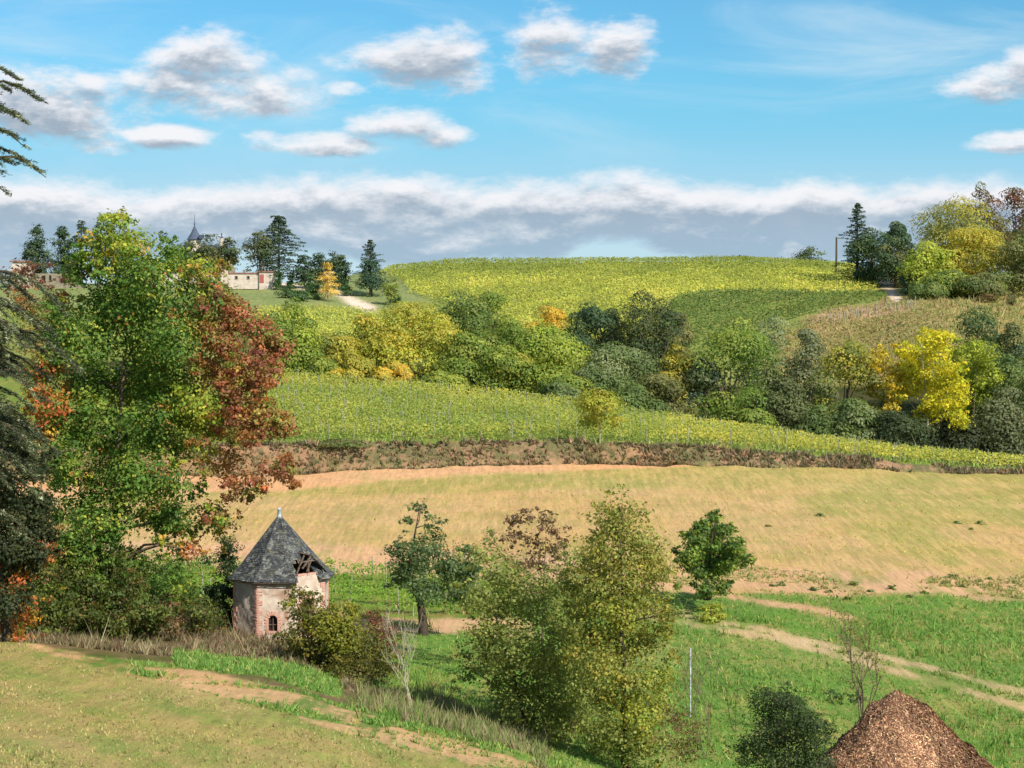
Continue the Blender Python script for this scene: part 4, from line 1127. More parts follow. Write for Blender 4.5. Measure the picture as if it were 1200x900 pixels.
def hut_vineyard():
    rng = np.random.default_rng(12)
    def colf(x, y, n):
        w = np.clip(fbm(x, y, 4, 8)*.8 + rng.random(n)*.5 - .45, 0, 1)[:, None]; return lin((106,144,48))*(1-w) + lin((168,178,64))*w
    labs = ['nearest vine row on the strip beside the hut','second vine row beside the hut','middle vine row beside the hut','fourth vine row beside the hut','farthest vine row beside the hut, along the ploughed field']
    for i in range(5):
        y = 125.5 + i*4.6; vine_row(labs[i], 'vine rows beside the hut', [((60-600)/F*y, y + 1), ((600-600)/F*y, y)], 24, .22, 1.75, .6, colf, rng, True, .35)
hut_vineyard()
UP_BRIGHT = [(440,322),(500,300),(600,296),(980,298),(1000,312),(1026,326),(1032,345),(960,346),(830,343.5),(792,351),(777,366),(768,400),(640,420),(600,420),(480,420),(520,385),(530,360),(480,345),(470,330)]
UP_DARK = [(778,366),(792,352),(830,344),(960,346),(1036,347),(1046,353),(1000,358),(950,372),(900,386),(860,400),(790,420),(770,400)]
UP_LEFT = [(300,366),(330,362),(400,364),(450,369),(520,366),(530,385),(480,420),(300,420)]
UP_RIGHT = [(905,388),(950,373),(1010,377),(1078,366),(1120,372),(1060,420),(900,430)]
def upper_vineyards():
    rng = np.random.default_rng(13); d = unit(np.array([.62, .78])); sp = 2.6
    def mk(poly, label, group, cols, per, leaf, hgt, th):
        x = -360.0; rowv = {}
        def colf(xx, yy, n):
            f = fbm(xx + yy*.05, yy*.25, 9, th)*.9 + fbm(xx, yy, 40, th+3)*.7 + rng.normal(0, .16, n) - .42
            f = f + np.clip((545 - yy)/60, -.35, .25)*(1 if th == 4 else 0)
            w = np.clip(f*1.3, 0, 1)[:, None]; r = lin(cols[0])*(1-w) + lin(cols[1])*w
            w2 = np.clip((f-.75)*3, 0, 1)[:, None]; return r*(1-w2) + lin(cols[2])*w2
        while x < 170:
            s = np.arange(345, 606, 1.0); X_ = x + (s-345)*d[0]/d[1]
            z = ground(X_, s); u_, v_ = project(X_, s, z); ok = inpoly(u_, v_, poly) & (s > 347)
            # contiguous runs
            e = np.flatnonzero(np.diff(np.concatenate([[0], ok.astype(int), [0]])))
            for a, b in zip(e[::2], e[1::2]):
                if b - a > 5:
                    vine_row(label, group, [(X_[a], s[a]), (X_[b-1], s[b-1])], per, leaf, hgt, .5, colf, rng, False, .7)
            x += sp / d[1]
    mk(UP_BRIGHT, 'yellowing vine row running up the big hill towards the crest', 'vine rows of the bright upper hillside', ((136,146,66), (190,190,82), (216,202,104)), 6, .62, 1.7, 4)
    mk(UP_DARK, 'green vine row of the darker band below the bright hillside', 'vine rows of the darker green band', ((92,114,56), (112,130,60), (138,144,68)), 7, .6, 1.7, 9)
    mk(UP_LEFT, 'bright yellow vine row below the drive at the foot of the chateau lawn', 'vine rows below the chateau lawn', ((156,164,78), (194,192,88), (210,200,108)), 6, .6, 1.5, 14)
    mk(UP_RIGHT, 'straggly tan and green vine row on the rough right slope', 'straggly vine rows on the right slope', ((126,128,76), (158,146,96), (184,156,122)), 5, .5, 1.2, 19)
upper_vineyards()
# bare stakes of the young planting
rng = np.random.default_rng(3); stake_mesh = None
for i in range(30):
    t = i/29; u = 962 + t*112 + rng.normal(0, 1.5); v = 379 - t*22 + rng.uniform(-3, 5)
    Ys = np.arange(380, 470, 1.0); xs_ = (u-600)/F*Ys; zz = ground(xs_, Ys); _, vv = project(xs_, Ys, zz)
    Y = float(Ys[np.argmin(np.abs(vv - v))]); x, y, z = spot(u, Y)
    if stake_mesh is None:
        mb = MB(); mb.tube([(0,0,-.2),(0,0,1.2),(0,0,2.1)], [.10,.09,.08], 5); o = mb.build('vineyard_stake', M['stake']); stake_mesh = o.data
    else: o = bpy.data.objects.new('vineyard_stake', stake_mesh); C.objects.link(o)
    o.location = (x, y, z); o.rotation_euler = (rng.normal(0,.04), rng.normal(0,.05), 0); o.scale = (1,1,rng.uniform(.8,1.15))
    tag(o, 'pale bare wooden stake of the young planting on the right slope', 'stake', 'stakes of the young planting')

# ================================================================== NEAR TREES, sculpted clump by clump
MG = [(112,140,58,4),(94,126,52,3.4),(78,108,48,2.6),(144,158,66,2),(184,180,72,.6),(170,120,66,.35)]
MY = [(150,164,60,3),(176,174,64,2),(120,146,52,2),(196,160,72,.5)]
MR = [(160,100,74,4),(138,88,68,3),(182,122,82,2.4),(148,116,74,2.4),(146,138,72,1.5)]
MB_ = [(172,120,72,3),(146,124,66,2),(186,152,78,1.4),(132,138,64,1.6)]
MO = [(196,112,64,3),(176,120,60,2),(200,160,60,1),(110,120,50,2)]
blobs = [(150,268,22,MY,500),(128,290,28,MY,900),(168,292,28,MY,900),(200,300,22,MG,600),(102,318,26,MG,800),(145,322,36,MG,1500),(190,330,36,MG,1600),(232,318,24,MY,800),
 (250,345,26,MG,900),(215,355,34,MG,1500),(165,362,38,MG,1900),(118,362,34,MG,1600),(82,385,28,MG,1000),(120,402,40,MG,2100),(170,410,40,MG,2200),(215,400,34,MG,1600),(240,388,26,MB_,900),(150,345,26,MG,900),(70,352,18,MB_,350),(110,650,26,MG,500),(80,640,24,MG,400),
 (282,366,22,MR,900),(296,392,26,MR,950),(314,410,22,MR,750),(282,428,26,MR,950),(268,400,22,MR,800),(318,438,18,MR,600),(290,458,24,MR,650),(318,476,20,MR,600),(330,500,20,MR,500),(300,492,24,MB_,700),(340,545,20,MR,550),(325,552,16,MO,300),(306,560,18,MR,350),(280,570,22,MR,450),
 (258,440,26,MB_,900),(245,420,20,MB_,450),(262,470,22,MB_,500),(246,505,20,MB_,350),(228,470,20,MY,350),(290,515,16,MR,250),(250,545,16,MB_,220),(242,470,28,MY,800),(262,500,26,MB_,600),(232,520,24,MY,450),(268,540,22,MB_,350),
 (64,430,24,MO,500),(70,470,28,MO,800),(60,500,22,MO,500),(100,450,36,MG,1900),(148,455,40,MG,2300),(196,452,38,MG,2000),(90,500,34,MG,1700),(135,506,40,MG,2300),(185,505,38,MG,2000),
 (222,490,24,MY,600),(80,550,32,MG,1500),(122,560,40,MG,2300),(168,558,38,MG,2000),(206,560,28,MG,1000),(90,600,30,MG,1400),(130,610,36,MG,1900),(172,606,30,MG,1400),(214,600,20,MG,450),(238,612,24,MG,500),(262,600,18,MY,260),(226,640,20,MO,250),(258,628,18,MB_,160),(186,640,20,MY,300)]
blob_tree('maple_tree', 'large spreading autumn tree left of the hut, green with rust red branches on its right', 128, 98, 690, blobs, dens=1.05, leaf=.205, clump=.23, bark='bark', r0=.30, depth=1.3, sub=20, outer=.3, mix=(222, 300, MR + MB_),
          trunk_pts=[(128,700),(132,640),(136,560),(142,470),(148,380),(152,300)], limbn=4)
# leaning apple tree, dark green, with a sparse twiggy top
AP = [(92,114,68,3),(78,98,60,3),(110,128,74,2),(128,136,96,1.4)]
blob_tree('apple_tree', 'dark green old apple tree with a leaning trunk and sparse twiggy top', 494, 116, None,
 [(492,598,12,AP,110),(476,612,10,AP,80),(508,612,12,AP,110),(466,640,16,AP,260),(488,640,20,AP,420),(478,662,22,AP,800),(505,655,24,AP,850),(530,662,24,AP,900),(548,672,18,AP,550),(470,680,16,AP,350),(500,684,22,AP,700),(528,688,22,AP,700),(545,694,14,AP,300),(512,625,12,AP,90)],
 dens=1.3, leaf=.19, bark='darkbark', r0=.34, trunk_pts=[(496,752),(495,722),(490,700),(478,672),(484,635),(492,592)], limbn=8, outer=.3)
# the group of trees in the middle
C1 = [(144,150,78,3),(128,138,70,3),(160,162,82,2),(112,122,62,1)]
C2 = [(158,152,72,3),(172,162,74,1.6),(138,144,70,3),(124,134,66,2.4)]
C3 = [(176,174,70,2),(158,162,68,3),(138,150,66,2)]
CB = [(134,104,80,3),(116,94,70,3),(148,126,84,1)]
blob_tree('willow_tree', 'soft green bushy tree on the left of the central group', 622, 84, None,
 [(560,655,18,C1,200),(585,668,26,C1,600),(565,690,22,C1,500),(610,700,34,C1,1300),(580,715,28,C1,900),(640,720,32,C1,1200),(572,745,24,C1,700),(608,750,36,C1,1500),(648,760,34,C1,1300),(580,780,26,C1,900),(615,795,36,C1,1500),(655,800,34,C1,1400),(600,830,30,C1,1100),(640,840,34,C1,1400),(675,850,28,C1,1000),(540,770,16,C2,120),(552,795,18,C1,250)],
 dens=.82, leaf=.17, clump=.26, r0=.13, bark='darkbark', limbn=6)
blob_tree('sparse_tree', 'thin tree with brown withered leaves rising behind the central group', 634, 100, None,
 [(604,612,14,CB,120),(618,606,12,CB,100),(640,604,12,CB,110),(650,620,14,CB,130),(606,632,18,CB,230),(628,632,18,CB,240),(648,645,16,CB,160),(612,655,18,CB,190),(636,662,18,CB,180),(622,680,18,CB,150),(598,668,12,CB,80),(658,632,8,CB,50),(575,640,12,C1,90),(571,622,8,C1,40)],
 dens=.75, leaf=.2, clump=.25, r0=.12, limbn=9, outer=.1, bark='bark')
blob_tree('golden_ash_tree', 'tall yellow green tree, largest of the central group, with bare twigs at its top', 736, 80, None,
 [(722,590,22,C2,260),(705,602,16,C2,140),(742,600,20,C2,240),(720,620,30,C2,800),(748,628,28,C2,750),(695,640,24,C2,450),(725,650,34,C2,1200),(758,655,28,C2,900),(700,672,28,C2,800),(735,685,36,C2,1400),(770,680,22,C2,600),(690,700,26,C2,700),(672,690,20,C2,350),(682,725,24,C2,500),(676,760,22,C2,400),(680,800,22,C1,400),(716,715,34,C3,1200),(752,715,34,C2,1300),(778,712,16,C2,300),(690,740,28,C2,900),(728,750,36,C2,1500),(760,752,26,C2,900),(700,775,30,C2,1000),(738,790,34,C2,1300),(766,790,24,C3,600),(735,880,26,C1,500),(762,884,22,C1,380),(706,878,24,C1,420),(706,812,28,C1,900),(745,828,32,C3,1000),(772,835,24,C2,500),(720,848,28,C1,800),(755,862,26,C2,500)],
 dens=.74, leaf=.165, clump=.26, r0=.2, limbn=8, bark='darkbark', outer=.15)
blob_tree('ash_sapling', 'lower yellowish green tree between the two tall central ones', 672, 88, None,
 [(672,660,22,C1,350),(660,690,24,C1,600),(688,700,22,C1,600),(668,725,30,C1,1000),(690,760,30,C2,1000),(668,790,30,C1,1000),(690,820,30,C1,1000),(660,850,28,C1,900),(700,870,26,C1,700)],
 dens=.8, leaf=.17, clump=.24, r0=.14, limbn=5, bark='darkbark')
FT = [(98,124,58,3),(84,108,52,3),(124,146,62,2),(150,160,68,1)]
blob_tree('field_tree', 'dense little dark green tree standing by the dirt path in the field', 832, 128, None,
 [(840,608,9,FT,260),(820,616,10,FT,300),(848,622,10,FT,320),(832,628,16,FT,800),(812,630,12,FT,420),(856,632,10,FT,300),(864,640,9,FT,220),(806,646,12,FT,450),(826,650,18,FT,1100),(848,652,16,FT,850),(866,656,10,FT,280),(808,664,11,FT,420),(830,670,17,FT,900),(852,668,13,FT,520),(872,650,7,FT,140),(876,664,6,FT,90),(800,656,7,FT,180),(820,684,10,FT,350),(842,684,11,FT,350)],
 dens=1.15, leaf=.22, clump=.3, bark='darkbark', r0=.28, depth=.9, limbn=4, trunk_pts=[(830,703),(829,690),(831,670),(834,640),(838,612)])
# bush in front of the hut, red brown briar, ivy
BH = [(112,112,48,3),(94,98,44,3),(136,124,54,2),(80,84,42,2)]
BL2 = [(144,142,52,3),(122,128,50,2)]
blob_tree('bush', 'dense green brown bush covering the foot of the hut wall', 392, 92, None,
 [(346,708,14,BH,220),(362,722,20,BH,600),(350,742,18,BH,450),(385,730,22,BL2,700),(405,742,24,BL2,800),(372,750,26,BH,900),(350,768,18,BH,420),(398,765,30,BH,1100),(425,760,24,BH,700),(378,785,26,BH,800),(415,790,28,BH,900),(440,785,20,BH,450),(452,798,16,BH,300),(345,700,8,BL2,60)],
 'bush', dens=1.5, leaf=.16, clump=.26, r0=.07, bark='darkbark', limbn=4)
blob_tree('briar_bush', 'purplish brown bare looking briar between bush and apple tree', 448, 100, None,
 [(442,722,12,RD,160),(452,738,16,RD,300),(446,752,14,RD,240),(462,756,12,RD,160)], 'bush', dens=1.5, leaf=.13, clump=.35, r0=.04, limbn=8)
IV = [(52,70,40,3),(44,60,38,3),(66,84,44,1)]
blob_tree('ivy_bush', 'dark ivy covered bush clinging to the left wall of the hut', 262, 105.5, None,
 [(266,645,12,IV,200),(258,660,14,IV,350),(270,668,14,IV,350),(262,685,14,IV,450),(274,690,10,IV,300),(264,705,14,IV,450),(272,715,10,IV,250),(258,640,10,G2,120)], 'bush', dens=1.5, leaf=.15, r0=.06, limbn=3)
DB = [(92,104,48,3),(76,90,42,3),(112,120,52,2),(124,104,60,1)]
hedge = [(20,652,26,MO,700,88,'orange tinted shrub at the left edge beneath the dark cedar'),(58,640,24,MO[2:]+G1,600,95,'green and orange shrub beside the cedar foot'),
 (92,668,30,DB,1100,96,'dull green shrub below the left of the autumn tree'),(130,690,30,DB,1100,95,'dark shrub under the trunk of the autumn tree'),(140,668,26,DB+MG[:2],900,97,'dark green shrub hiding the foot of the autumn tree'),(112,650,22,DB+MG[:2],700,96.5,'leafy dark shrub left of the autumn tree trunk'),(176,676,30,MG[:3],1200,112,'bright green shrub behind the bramble under the autumn tree'),
 (218,680,28,MG[:3]+YG[:1],1100,114,'yellow green shrub left of the ivy bush'),(160,712,26,DB,900,96,'low bramble with dry stems left of the hut'),(205,718,24,DB+BR,700,97,'brownish bramble between the autumn tree and the hut'),
 (30,700,30,DB,1100,92,'dark bramble at the left edge above the near field'),(80,712,26,DB,900,93,'dark bramble above the field edge'),(246,712,20,DB,600,101,'low bramble close to the hut'),(8,735,20,BR+DB,500,90,'brown weedy clump at the left edge above the field')]
for i, (u, v, r, pal, n_, Y, lab) in enumerate(hedge):
    bl_ = []
    rg = np.random.default_rng(i+50)
    x, y, z = spot(u, Y); vg = project(x, y, z)[1]
    for q in range(6): bl_.append((u + rg.uniform(-1, 1)*r, v + rg.uniform(-.5, .6)*r, r*rg.uniform(.45, .75), pal, n_//6))
    q = v + r*.9
    while q < vg + 4: bl_ += [(u - r*.45, q, r*.6, pal, n_//6), (u + r*.45, q, r*.6, pal, n_//6)]; q += r*.6
    blob_tree('bramble_bush', lab, u, Y, None, bl_, 'bush', dens=1.5, leaf=.185, clump=.3, r0=.05, limbn=3)
# shrubs of the lower right
SH = [(76,92,54,3),(64,78,46,3),(92,104,60,1)]
blob_tree('dark_shrub', 'dark grey green shrub left of the wood chip heap', 920, 74, None,
 [(915,812,14,SH,240),(928,820,16,SH,350),(905,835,20,SH,550),(938,838,20,SH,550),(920,850,26,SH,900),(895,865,22,SH,600),(945,862,22,SH,650),(918,882,30,SH,1100),(886,890,20,SH,500),(952,888,20,SH,500),(920,910,32,SH,900)], 'bush', dens=1.35, leaf=.12, clump=.34, r0=.05, bark='darkbark', limbn=7)
blob_tree('weedy_bush', 'brown twiggy bush with few leaves right of the tall central tree', 796, 78, None,
 [(792,842,14,BR,130),(806,850,16,BR+C1,180),(786,862,16,BR+C1,200),(815,865,14,BR,120),(800,880,18,BR+C1,220)], 'bush', dens=1.2, leaf=.12, clump=.35, r0=.035, limbn=12)
for i, (u, v, r, Y, lab) in enumerate([(977,815,9,93,'dark leafy weed clump in the grass left of the bare sapling'),(1002,817,8,92,'dark leafy weed clump at the foot of the bare sapling'),(917,688+0,5,0,''),(1136,873,7,0,'')][:2]):
    blob_tree('weed_clump', lab, u, Y, None, [(u, v, r, G1[3:]+DK[:1], 160), (u+r, v+2, r*.7, G1[3:], 90)], 'plant', leaf=.12, r0=.02, limbn=2, depth=.1)
for i, (u, v, w, Y) in enumerate([(917,674,13,138.5),(1000,675,14,138.8),(953,680,11,136.5),(972,682,9,135.8),(1045,680,12,137),(906,676,8,138),(1117,662,16,143),(1148,664,7,142),(1106,672,9,140),(1128,676,10,139),(993,694,12,132.5),(1065,690,9,134),(1085,686,10,135.5),(960,592,12,172),(1148,597,14,170),(1138,604,6,167),(1122,597,9,170),(900,607,7,166),(1160,662,8,143),(820,656,9,146),(1020,684,8,136)]):
    tree('weed_tuft', 'dark green weed tuft in the bare soil of the ploughed field', u, Y, project(*spot(u, Y))[1] - w*.38, w*1.1, [(112,134,70,2),(96,116,60,2),(140,140,86,1)], 'plant', i, .02, 7, 110, .17, 'broad', 'weed tufts dotted over the ploughed field', rb=.34, trunk=False, limbs=2)

# bare trees built of branches
def bare_tree(name, label, u, Y, vtop, mat, r, depth, stems, spread, wob, seed, leaves=0, pal=None, up=.25, leaf=.1):
    rng = np.random.default_rng(seed); x, y, z = spot(u, Y); H = top_z(vtop, Y) - z
    root = thing(name, (x, y, z), label, 'tree'); mb = MB(); ends = []
    for i in range(stems):
        d = unit(np.array([rng.normal(0, wob), rng.normal(0, wob), 1.0])); twigs(mb, rng, (rng.normal(0, .05), rng.normal(0, .05), -.1), d, H*.42, r*(1 if i == 0 else .75), depth, spread, 2, 4, up, 5, ends)
    v_ = np.array(mb.v); s_ = H / np.percentile(v_[:, 2], 99.7); v_[:, 2] *= s_; mb.v = [tuple(q) for q in v_]
    mb.build('branches', M[mat], root, True)
    if leaves:
        e = np.array([q[0] for q in ends])*np.array([1, 1, s_]); i = rng.integers(0, len(e), leaves); P = e[i] + rng.normal(0, .12, (leaves, 3))
        leaf_obj('crown', P, rng.normal(size=(leaves, 3)), rng.uniform(.6, 1.3, leaves)*leaf, palette_pick(rng, pal, leaves), rng, root)
    return root
bare_tree('dead_sapling', 'leafless whitish sapling with several upright stems below the apple tree', 481, 84, 706, 'palebark', .036, 3, 4, .36, .16, 4)
bare_tree('thin_sapling', 'thin nearly leafless sapling behind the wood chip heap', 1011, 88, 700, 'bark', .07, 3, 2, .5, .1, 9, 900, C1+BR, .3, .11)
bare_tree('twiggy_sapling', 'bare reddish twiggy sapling beside the thin white post', 826, 86, 745, 'bark', .025, 3, 3, .5, .3, 12, 120, BR)
bare_tree('fallen_branch', 'thin dark dead branches leaning in the grass right of the white post', 862, 92, 778, 'darkbark', .022, 2, 2, .6, .5, 15)
x, y, z = spot(809, 95)
p = thing('white_post', (x, y, z), 'thin white metal post standing in the meadow right of the tall central tree', 'post'); h = z_at(760, 95) - z
mb = MB(); mb.tube([(0,0,-.2),(0,0,h)], [.035,.035], 8); mb.build('pole', M['zinc'], p, True); mb = MB(); mb.tube([(0,0,h),(0,0,h+.04)], [.045,.02], 8); mb.build('cap', M['zinc'], p)

# ------------------------------------------------------------------ big cedar, cut by the left edge
def big_cedar():
    rng = np.random.default_rng(8); Y = 80; u0 = -95; s = px(Y); x, y, z = spot(u0, Y)
    root = thing('cedar_tree', (x, y, z), 'big dark cedar cut by the left edge with long tiered branches reaching into view', 'cedar')
    mb = MB(); Ht = z_at(-60, Y) - z; tp = limb((0,0,-.3), (0,0,Ht), rng, .015, 10); mb.tube(tp, np.linspace(.7, .15, 10), 10); mb.build('trunk', M['darkbark'], root, True)
    tips = [(22,92,.1),(46,116,0),(36,146,0),(30,171,0),(56,208,0),(24,188,.3),(12,228,0),(8,130,.5),(0,100,.6),
            (74,366,0),(60,395,.3),(92,432,-.1),(50,420,.4),(64,455,.2),(36,480,0),(44,506,-.2),(40,540,.1),(30,352,.5),(46,560,-.4),(58,470,-.5),(18,440,.9),(20,395,-.8),(40,585,.3),(52,530,.5)]
    for i in range(26): tips.append((rng.uniform(-20, 50), rng.uniform(350, 640), rng.uniform(-1, 1)))
    for i in range(12): tips.append((rng.uniform(-170, -10), rng.uniform(-40, 340), rng.uniform(-1, 1)))
    NE = [(84,94,62,3),(70,80,54,3),(114,122,86,1.8),(154,160,118,1.0)]
    for bi, (tu, tv, dy_) in enumerate(tips):
        tip = np.array([(tu-600)*s - x, dy_*2.4, z_at(tv, Y) - z]); L0 = np.hypot(tip[0], tip[1])
        droop = (.12 if tv > 300 else -.02)
        b0 = np.array([0, 0, tip[2] + (L0*.10 if tv > 300 else -L0*.16)]); p = limb(b0, tip, rng, .08, 9, .06); p[:, 2] += L0*.16*np.sin(np.linspace(0, 1, 9)**1.6*PI) - 0
        bm = MB(); bm.tube(p, np.linspace(.11, .018, 9), 5)
        br = bm.build('branch', M['darkbark'], root, True)
        d = unit(tip - b0); side = unit(np.cross(d, [0, 0, 1.]))
        Ps, Ts, Cs, Ns = [], [], [], []
        nt_ = int(L0*8)
        tw = MB()
        for q in range(nt_):
            f = rng.uniform(.25, 1)**.8; base = np.array([np.interp(f, np.linspace(0, 1, 9), p[:, k_]) for k_ in range(3)])
            sg = rng.choice([-1, 1]); ln = (1.32 - f)*L0*.30*rng.uniform(.35, 1) + .12
            td = unit(d*.8 + side*sg*.8 + np.array([0, 0, rng.normal(-.05, .12)])); e = base + td*ln; e[2] -= ln*.30
            tw.tube([base, (base+e)/2 + [0, 0, .02], e], [.014, .009, .004], 3, False)
            n_ = int(ln*42) + 5; g = rng.random(n_)
            Ps.append(base + (e-base)*g[:, None] + rng.normal(0, .035, (n_, 3)) + np.array([0, 0, -.02])); Ts.append(td + rng.normal(0, .55, (n_, 3))); Cs.append(palette_pick(rng, NE, 1).repeat(n_, 0)); Ns.append(np.array([0,0,1.]) + rng.normal(0, .5, (n_, 3)))
        tw.build('twig', M['darkbark'], br)
        P = np.concatenate(Ps); leaf_obj('foliage', P, np.concatenate(Ns), rng.uniform(.10, .24, len(P)), np.concatenate(Cs), rng, br, 'needle', .22, np.concatenate(Ts))
big_cedar()
IVD = [(72,80,50,3),(60,70,44,3),(90,96,56,1)]
blob_tree('yew_tree', 'dark hanging evergreen mass at the left edge beneath the cedar branches', 10, 86, None,
 [(10,520,26,IVD,1200),(-20,500,34,IVD,1500),(38,548,20,IVD,900),(14,565,28,IVD,1300),(40,590,20,IVD,1000),(10,605,30,IVD,1300),(42,622,18,IVD,700),(-25,570,34,IVD,1300),(20,640,26,IVD,900),(-30,640,34,IVD,1200),(15,670,26,IVD,900),(-20,680,34,IVD,1100),(18,700,24,IVD,700),(45,650,16,IVD,400)], dens=1.5, leaf=.17, r0=.25, bark='darkbark', limbn=3)
# shrubs and small trees in front of the lawn, left edge
blob_tree('red_leaved_sapling', 'thin sapling with a few dark red leaves in front of the gabled house', 48, 118, None,
 [(22,318,12,RD,150),(30,326,12,MR,150),(16,332,10,RD,90),(36,316,9,RD,80),(70,330,10,RD,80),(22,352,14,RD,120),(40,350,16,MB_,160),(60,358,14,RD,160),(30,372,16,MG,200),(52,376,18,MR,220),(40,400,20,MB_,300),(62,410,18,MO,300),(46,440,20,MG,400),(58,332,10,RD,50),(50,310,8,RD,30)], leaf=.2, clump=.4, r0=.1, limbn=6, bark='bark', outer=.1)

# ================================================================== THE WOOD CHIP HEAP
def heap():
    rng = np.random.default_rng(4); Y = 81; u = 1050; x, y, z = spot(u, Y); H = z_at(808, Y) - z; s = px(Y)
    root = thing('wood_chip_heap', (x, y, z), 'tall conical heap of brown wood chips and mulch in the meadow', 'heap')
    nr, na = 46, 120; V = []; 
    def hf(r, a):
        xx, yy = r*math.cos(a), r*math.sin(a)
        R0 = 4.35 + .35*math.sin(a*2 + .6) + .25*math.sin(a*3 + 2)
        t = r/R0
        prof = 1.06 - math.sqrt(t*t + .006)*1.03 if t < 1 else 0
        prof = prof + .05*math.exp(-((t-.28)/.12)**2)*max(0, math.cos(a - .3)) + .04*math.exp(-((t-.25)/.1)**2)*max(0, math.cos(a - PI*.9))
        return H*prof + (float(fbm(xx+30, yy+10, .9, 3)) - .5)*.62*min(1, t*5) + (float(vnoise(xx+30, yy+10, .22, 5)) - .5)*.10 - (.35 if t >= 1 else 0)
    for i in range(nr+1):
        r = 4.9*(i/nr)
        for j in range(na): a = 2*PI*j/na; V.append((r*math.cos(a), r*math.sin(a), hf(r, a)))
    Fc = [[i*na+j, i*na+(j+1) % na, (i+1)*na+(j+1) % na, (i+1)*na+j] for i in range(nr) for j in range(na)]
    V = np.array(V); cc = np.tile(lin((112,78,58)), (len(V), 1))*rng.uniform(.6, 1.1, (len(V), 1))
    mesh_np('mulch', V, Fc, M['chip'], root, {'col': cc}, smooth_=True)
    n = 28000; r = 4.6*np.sqrt(rng.random(n)); a = rng.uniform(-PI*1.05, .05*PI, n); a[::5] = rng.uniform(0, 2*PI, len(a[::5]))
    P = np.array([(q*math.cos(b), q*math.sin(b), hf(q, b) + .02) for q, b in zip(r, a)])
    out_ = np.stack([np.cos(a), np.sin(a), np.full(n, .9)], 1); N = out_ + rng.normal(0, .5, (n, 3))
    pal = [(182,142,108,3),(160,120,90,3),(130,94,70,3),(204,168,132,1.2),(96,70,54,2)]
    cl = fbm(P[:, 0]*1.0+30, P[:, 1]+10, .9, 8); Cc = palette_pick(rng, pal, n)*(.22 + 1.5*cl)[:, None]
    o = leaf_obj('wood_chips', P, N, rng.uniform(.05, .22, n)*(.7 + .6*vnoise(P[:, 0]+5, P[:, 2], .5, 2)), Cc, rng, root, 'chip', .3); o['kind'] = 'stuff'
heap()

# ================================================================== GRASSES AND DRY WEEDS
def tufts(name, label, zoneset, urange, yrange, n, h, pal, blades=4, seed=0, wid=.02, lean_=.45, hn=.5, thin=None, cover=None):
    rng = np.random.default_rng(seed + 100)
    y = (yrange[0]**-1 + rng.random(n)*(yrange[1]**-1 - yrange[0]**-1))**-1 if yrange[1] > 140 else rng.uniform(*yrange, n)
    x = (rng.uniform(*urange, n) - 600)/F*y; z = ground(x, y); zi, u, v = zones(x, y, z)
    ok = np.isin(zi, [ZN.index(q) for q in zoneset])
    if thin: ok &= fbm(x, y, thin[0], 55) > thin[1]
    x, y, z = x[ok], y[ok], z[ok]; n = len(x)
    if n == 0: return
    i = np.repeat(np.arange(n), blades); m_ = len(i); hh = h*(.5 + 1.0*vnoise(x, y, 2.2, 91))[i]*rng.lognormal(0, .5, n)[i]*rng.uniform(.6, 1.1, m_)
    a = rng.uniform(0, 2*PI, m_); w = wid*rng.uniform(.7, 1.5, m_); b = np.stack([x[i] + rng.normal(0, h*.22, m_), y[i] + rng.normal(0, h*.22, m_), z[i] - .03], 1)
    sd_ = np.stack([np.cos(a), np.sin(a), np.zeros(m_)], 1)*w[:, None]; tip = b + np.stack([rng.normal(0, lean_, m_)*hh, rng.normal(0, lean_, m_)*hh, hh], 1)
    V = np.stack([b - sd_, b + sd_, tip], 1).reshape(-1, 3); Cc = palette_pick(rng, pal, n)[i]*rng.uniform(.8, 1.25, (m_, 1))*1.1
    o = mesh_np(name, V, np.arange(m_*3).reshape(-1, 3), M['grass'], None, {'col': np.repeat(Cc, 3, 0)}, 3)
    return tag(o, label, 'grass', None, 'stuff')
GM = [(104,138,58,3),(92,128,52,3),(128,148,68,3),(154,154,84,2)]
tufts('meadow_grass', 'green meadow grass round the heap and the tracks', ('meadow',), (420, 1260), (70, 137), 45000, .13, GM, 3, 1, .035)
tufts('tall_meadow_grass', 'taller rough grass and weeds in patches of the meadow', ('meadow',), (430, 1260), (72, 130), 9000, .34, GM[:2]+[(130,140,66,2),(146,132,80,1)], 5, 2, .03, thin=(5, .54))
tufts('verge_grass', 'bright green grass patches along the edge of the near field', ('stripg',), (150, 700), (60, 96), 26000, .13, [(104,140,62,3),(122,152,70,2),(92,124,54,2),(150,150,84,1)], 5, 3, .035)
tufts('dry_scrub', 'dry brown grass and weeds between the near field and the hut', ('scrub',), (-60, 460), (86, 112), 26000, .24, [(142,130,98,3),(110,94,68,3),(150,132,98,2),(96,94,58,2),(118,84,70,1)], 5, 4, .03, .4)
tufts('brushy_edge', 'dry brush and grass along the right foot of the near field', ('scrub',), (420, 660), (68, 100), 12000, .26, [(142,128,96,3),(120,122,74,3),(108,128,66,2)], 5, 5, .03, .4)
tufts('vineyard_grass', 'rough grass on the strip beside the vine rows', ('vinelow','fringe'), (380, 620), (115, 130), 4000, .2, GM+[(170,140,90,2)], 4, 6, .035, thin=(2, .5))
tufts('near_stubble', 'short yellowish green growth of the near field', ('near','nearg'), (-60, 700), (48, 92), 42000, .055, [(168,152,98,3),(142,142,80,3),(122,132,70,2),(176,156,108,2),(122,108,74,1)], 3, 7, .03)
tufts('track_verge', 'short grass straggling into the dirt tracks', ('track','path','strip','fringe'), (0, 1260), (60, 150), 9000, .10, [(130,146,66,3),(160,150,86,2)], 4, 8, .03, thin=(1.2, .52))
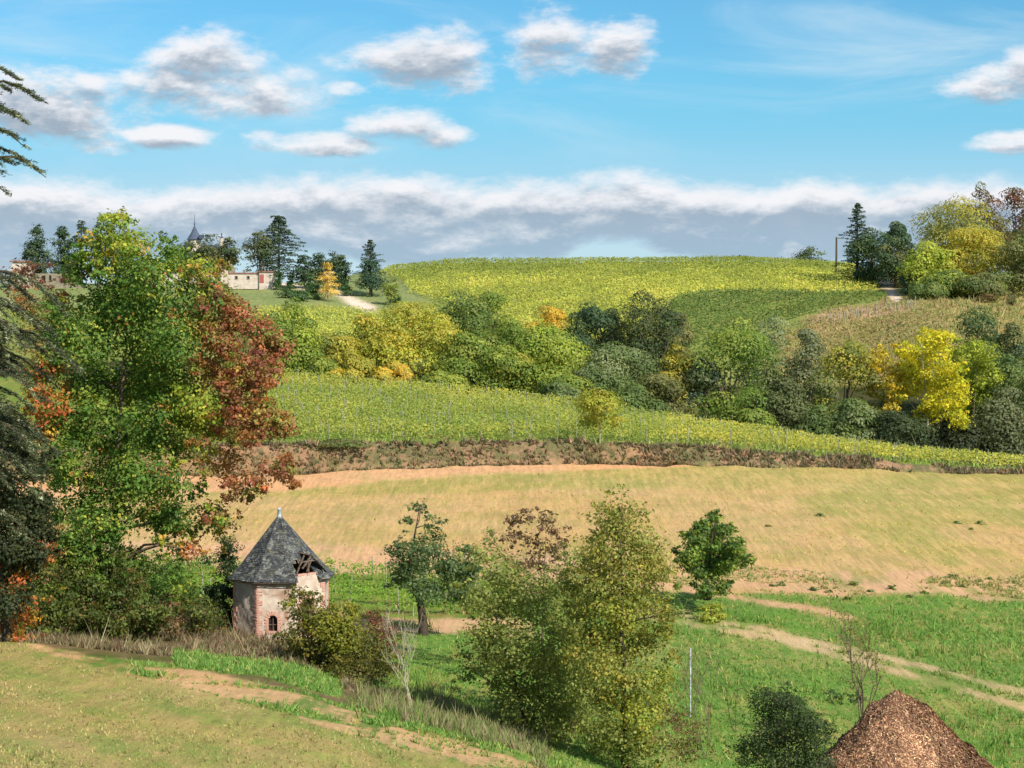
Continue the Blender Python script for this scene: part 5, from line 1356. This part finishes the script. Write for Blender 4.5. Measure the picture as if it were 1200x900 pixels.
tufts('field_growth', 'sparse pale growth over the ploughed field', ('field','fieldg'), (180, 1260), (138, 205), 24000, .07, [(200,172,104,3),(170,164,84,3),(150,154,74,1.5)], 2, 9, .06)
tufts('bank_scrub', 'dry brown and green weeds on the face of the earth bank', ('bank',), (200, 1260), (204, 209), 11000, .30, [(136,116,94,3),(110,104,76,3),(128,116,80,2),(82,88,50,2),(160,126,96,1)], 6, 10, .09, .5, thin=(3, .38))
tufts('field_weeds', 'low weeds creeping into the bare soil along the edge of the ploughed field', ('fringe',), (560, 1260), (134, 160), 16000, .13, [(140,144,80,3),(160,150,92,2),(112,130,68,2)], 5, 21, .05, thin=(3.2, .53))
tufts('spilled_grass', 'patchy green weeds in the bare earth strip of the near field', ('strip',), (40, 640), (60, 96), 9000, .10, [(118,142,66,3),(104,130,58,2),(150,146,88,1)], 5, 31, .03, thin=(2.4, .55))
tufts('slope_grass', 'rough tan and green grass over the right hand slope', ('rough','roughp'), (880, 1300), (350, 470), 18000, .45, [(168,150,100,3),(140,138,80,3),(118,128,68,2),(176,132,108,1)], 3, 11, .11, .5)
tufts('terrace_grass', 'grass between the vine rows above the earth bank', ('vinelow',), (300, 1200), (208, 290), 14000, .22, [(150,160,80,3),(130,148,66,3)], 3, 12, .10)
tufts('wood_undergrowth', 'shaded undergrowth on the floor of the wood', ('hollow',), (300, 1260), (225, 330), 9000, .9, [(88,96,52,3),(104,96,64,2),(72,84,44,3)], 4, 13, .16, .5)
# a few stones by the field edge
rng = np.random.default_rng(9)
for i, (u, v, r, lab) in enumerate([(597,877,2.3,'pale yellow stone on the grass at the lower edge of the near field'),(543,864,1.5,'smaller pale stone left of the yellowish one')]):
    Ys = np.arange(60, 95, .25); xs_ = (u-600)/F*Ys; _, vv = project(xs_, Ys, ground(xs_, Ys)); Y = float(Ys[np.argmin(np.abs(vv - v))]); x, y, z = spot(u, Y)
    bm_ = MB(); q = 8
    for a_ in range(5):
        ph = PI*a_/4
        for b_ in range(q): th = 2*PI*b_/q; k_ = r*px(Y)*(1+rng.uniform(-.2, .2)); bm_.v.append((k_*math.sin(ph)*math.cos(th), k_*math.sin(ph)*math.sin(th), k_*.8*math.cos(ph)))
    for a_ in range(4):
        for b_ in range(q): bm_.f.append([a_*q+b_, (a_+1)*q+b_, (a_+1)*q+(b_+1) % q, a_*q+(b_+1) % q])
    o = bm_.build('stone', M['plaster'], None, True); o.location = (x, y, z + .06); tag(o, lab, 'stone')
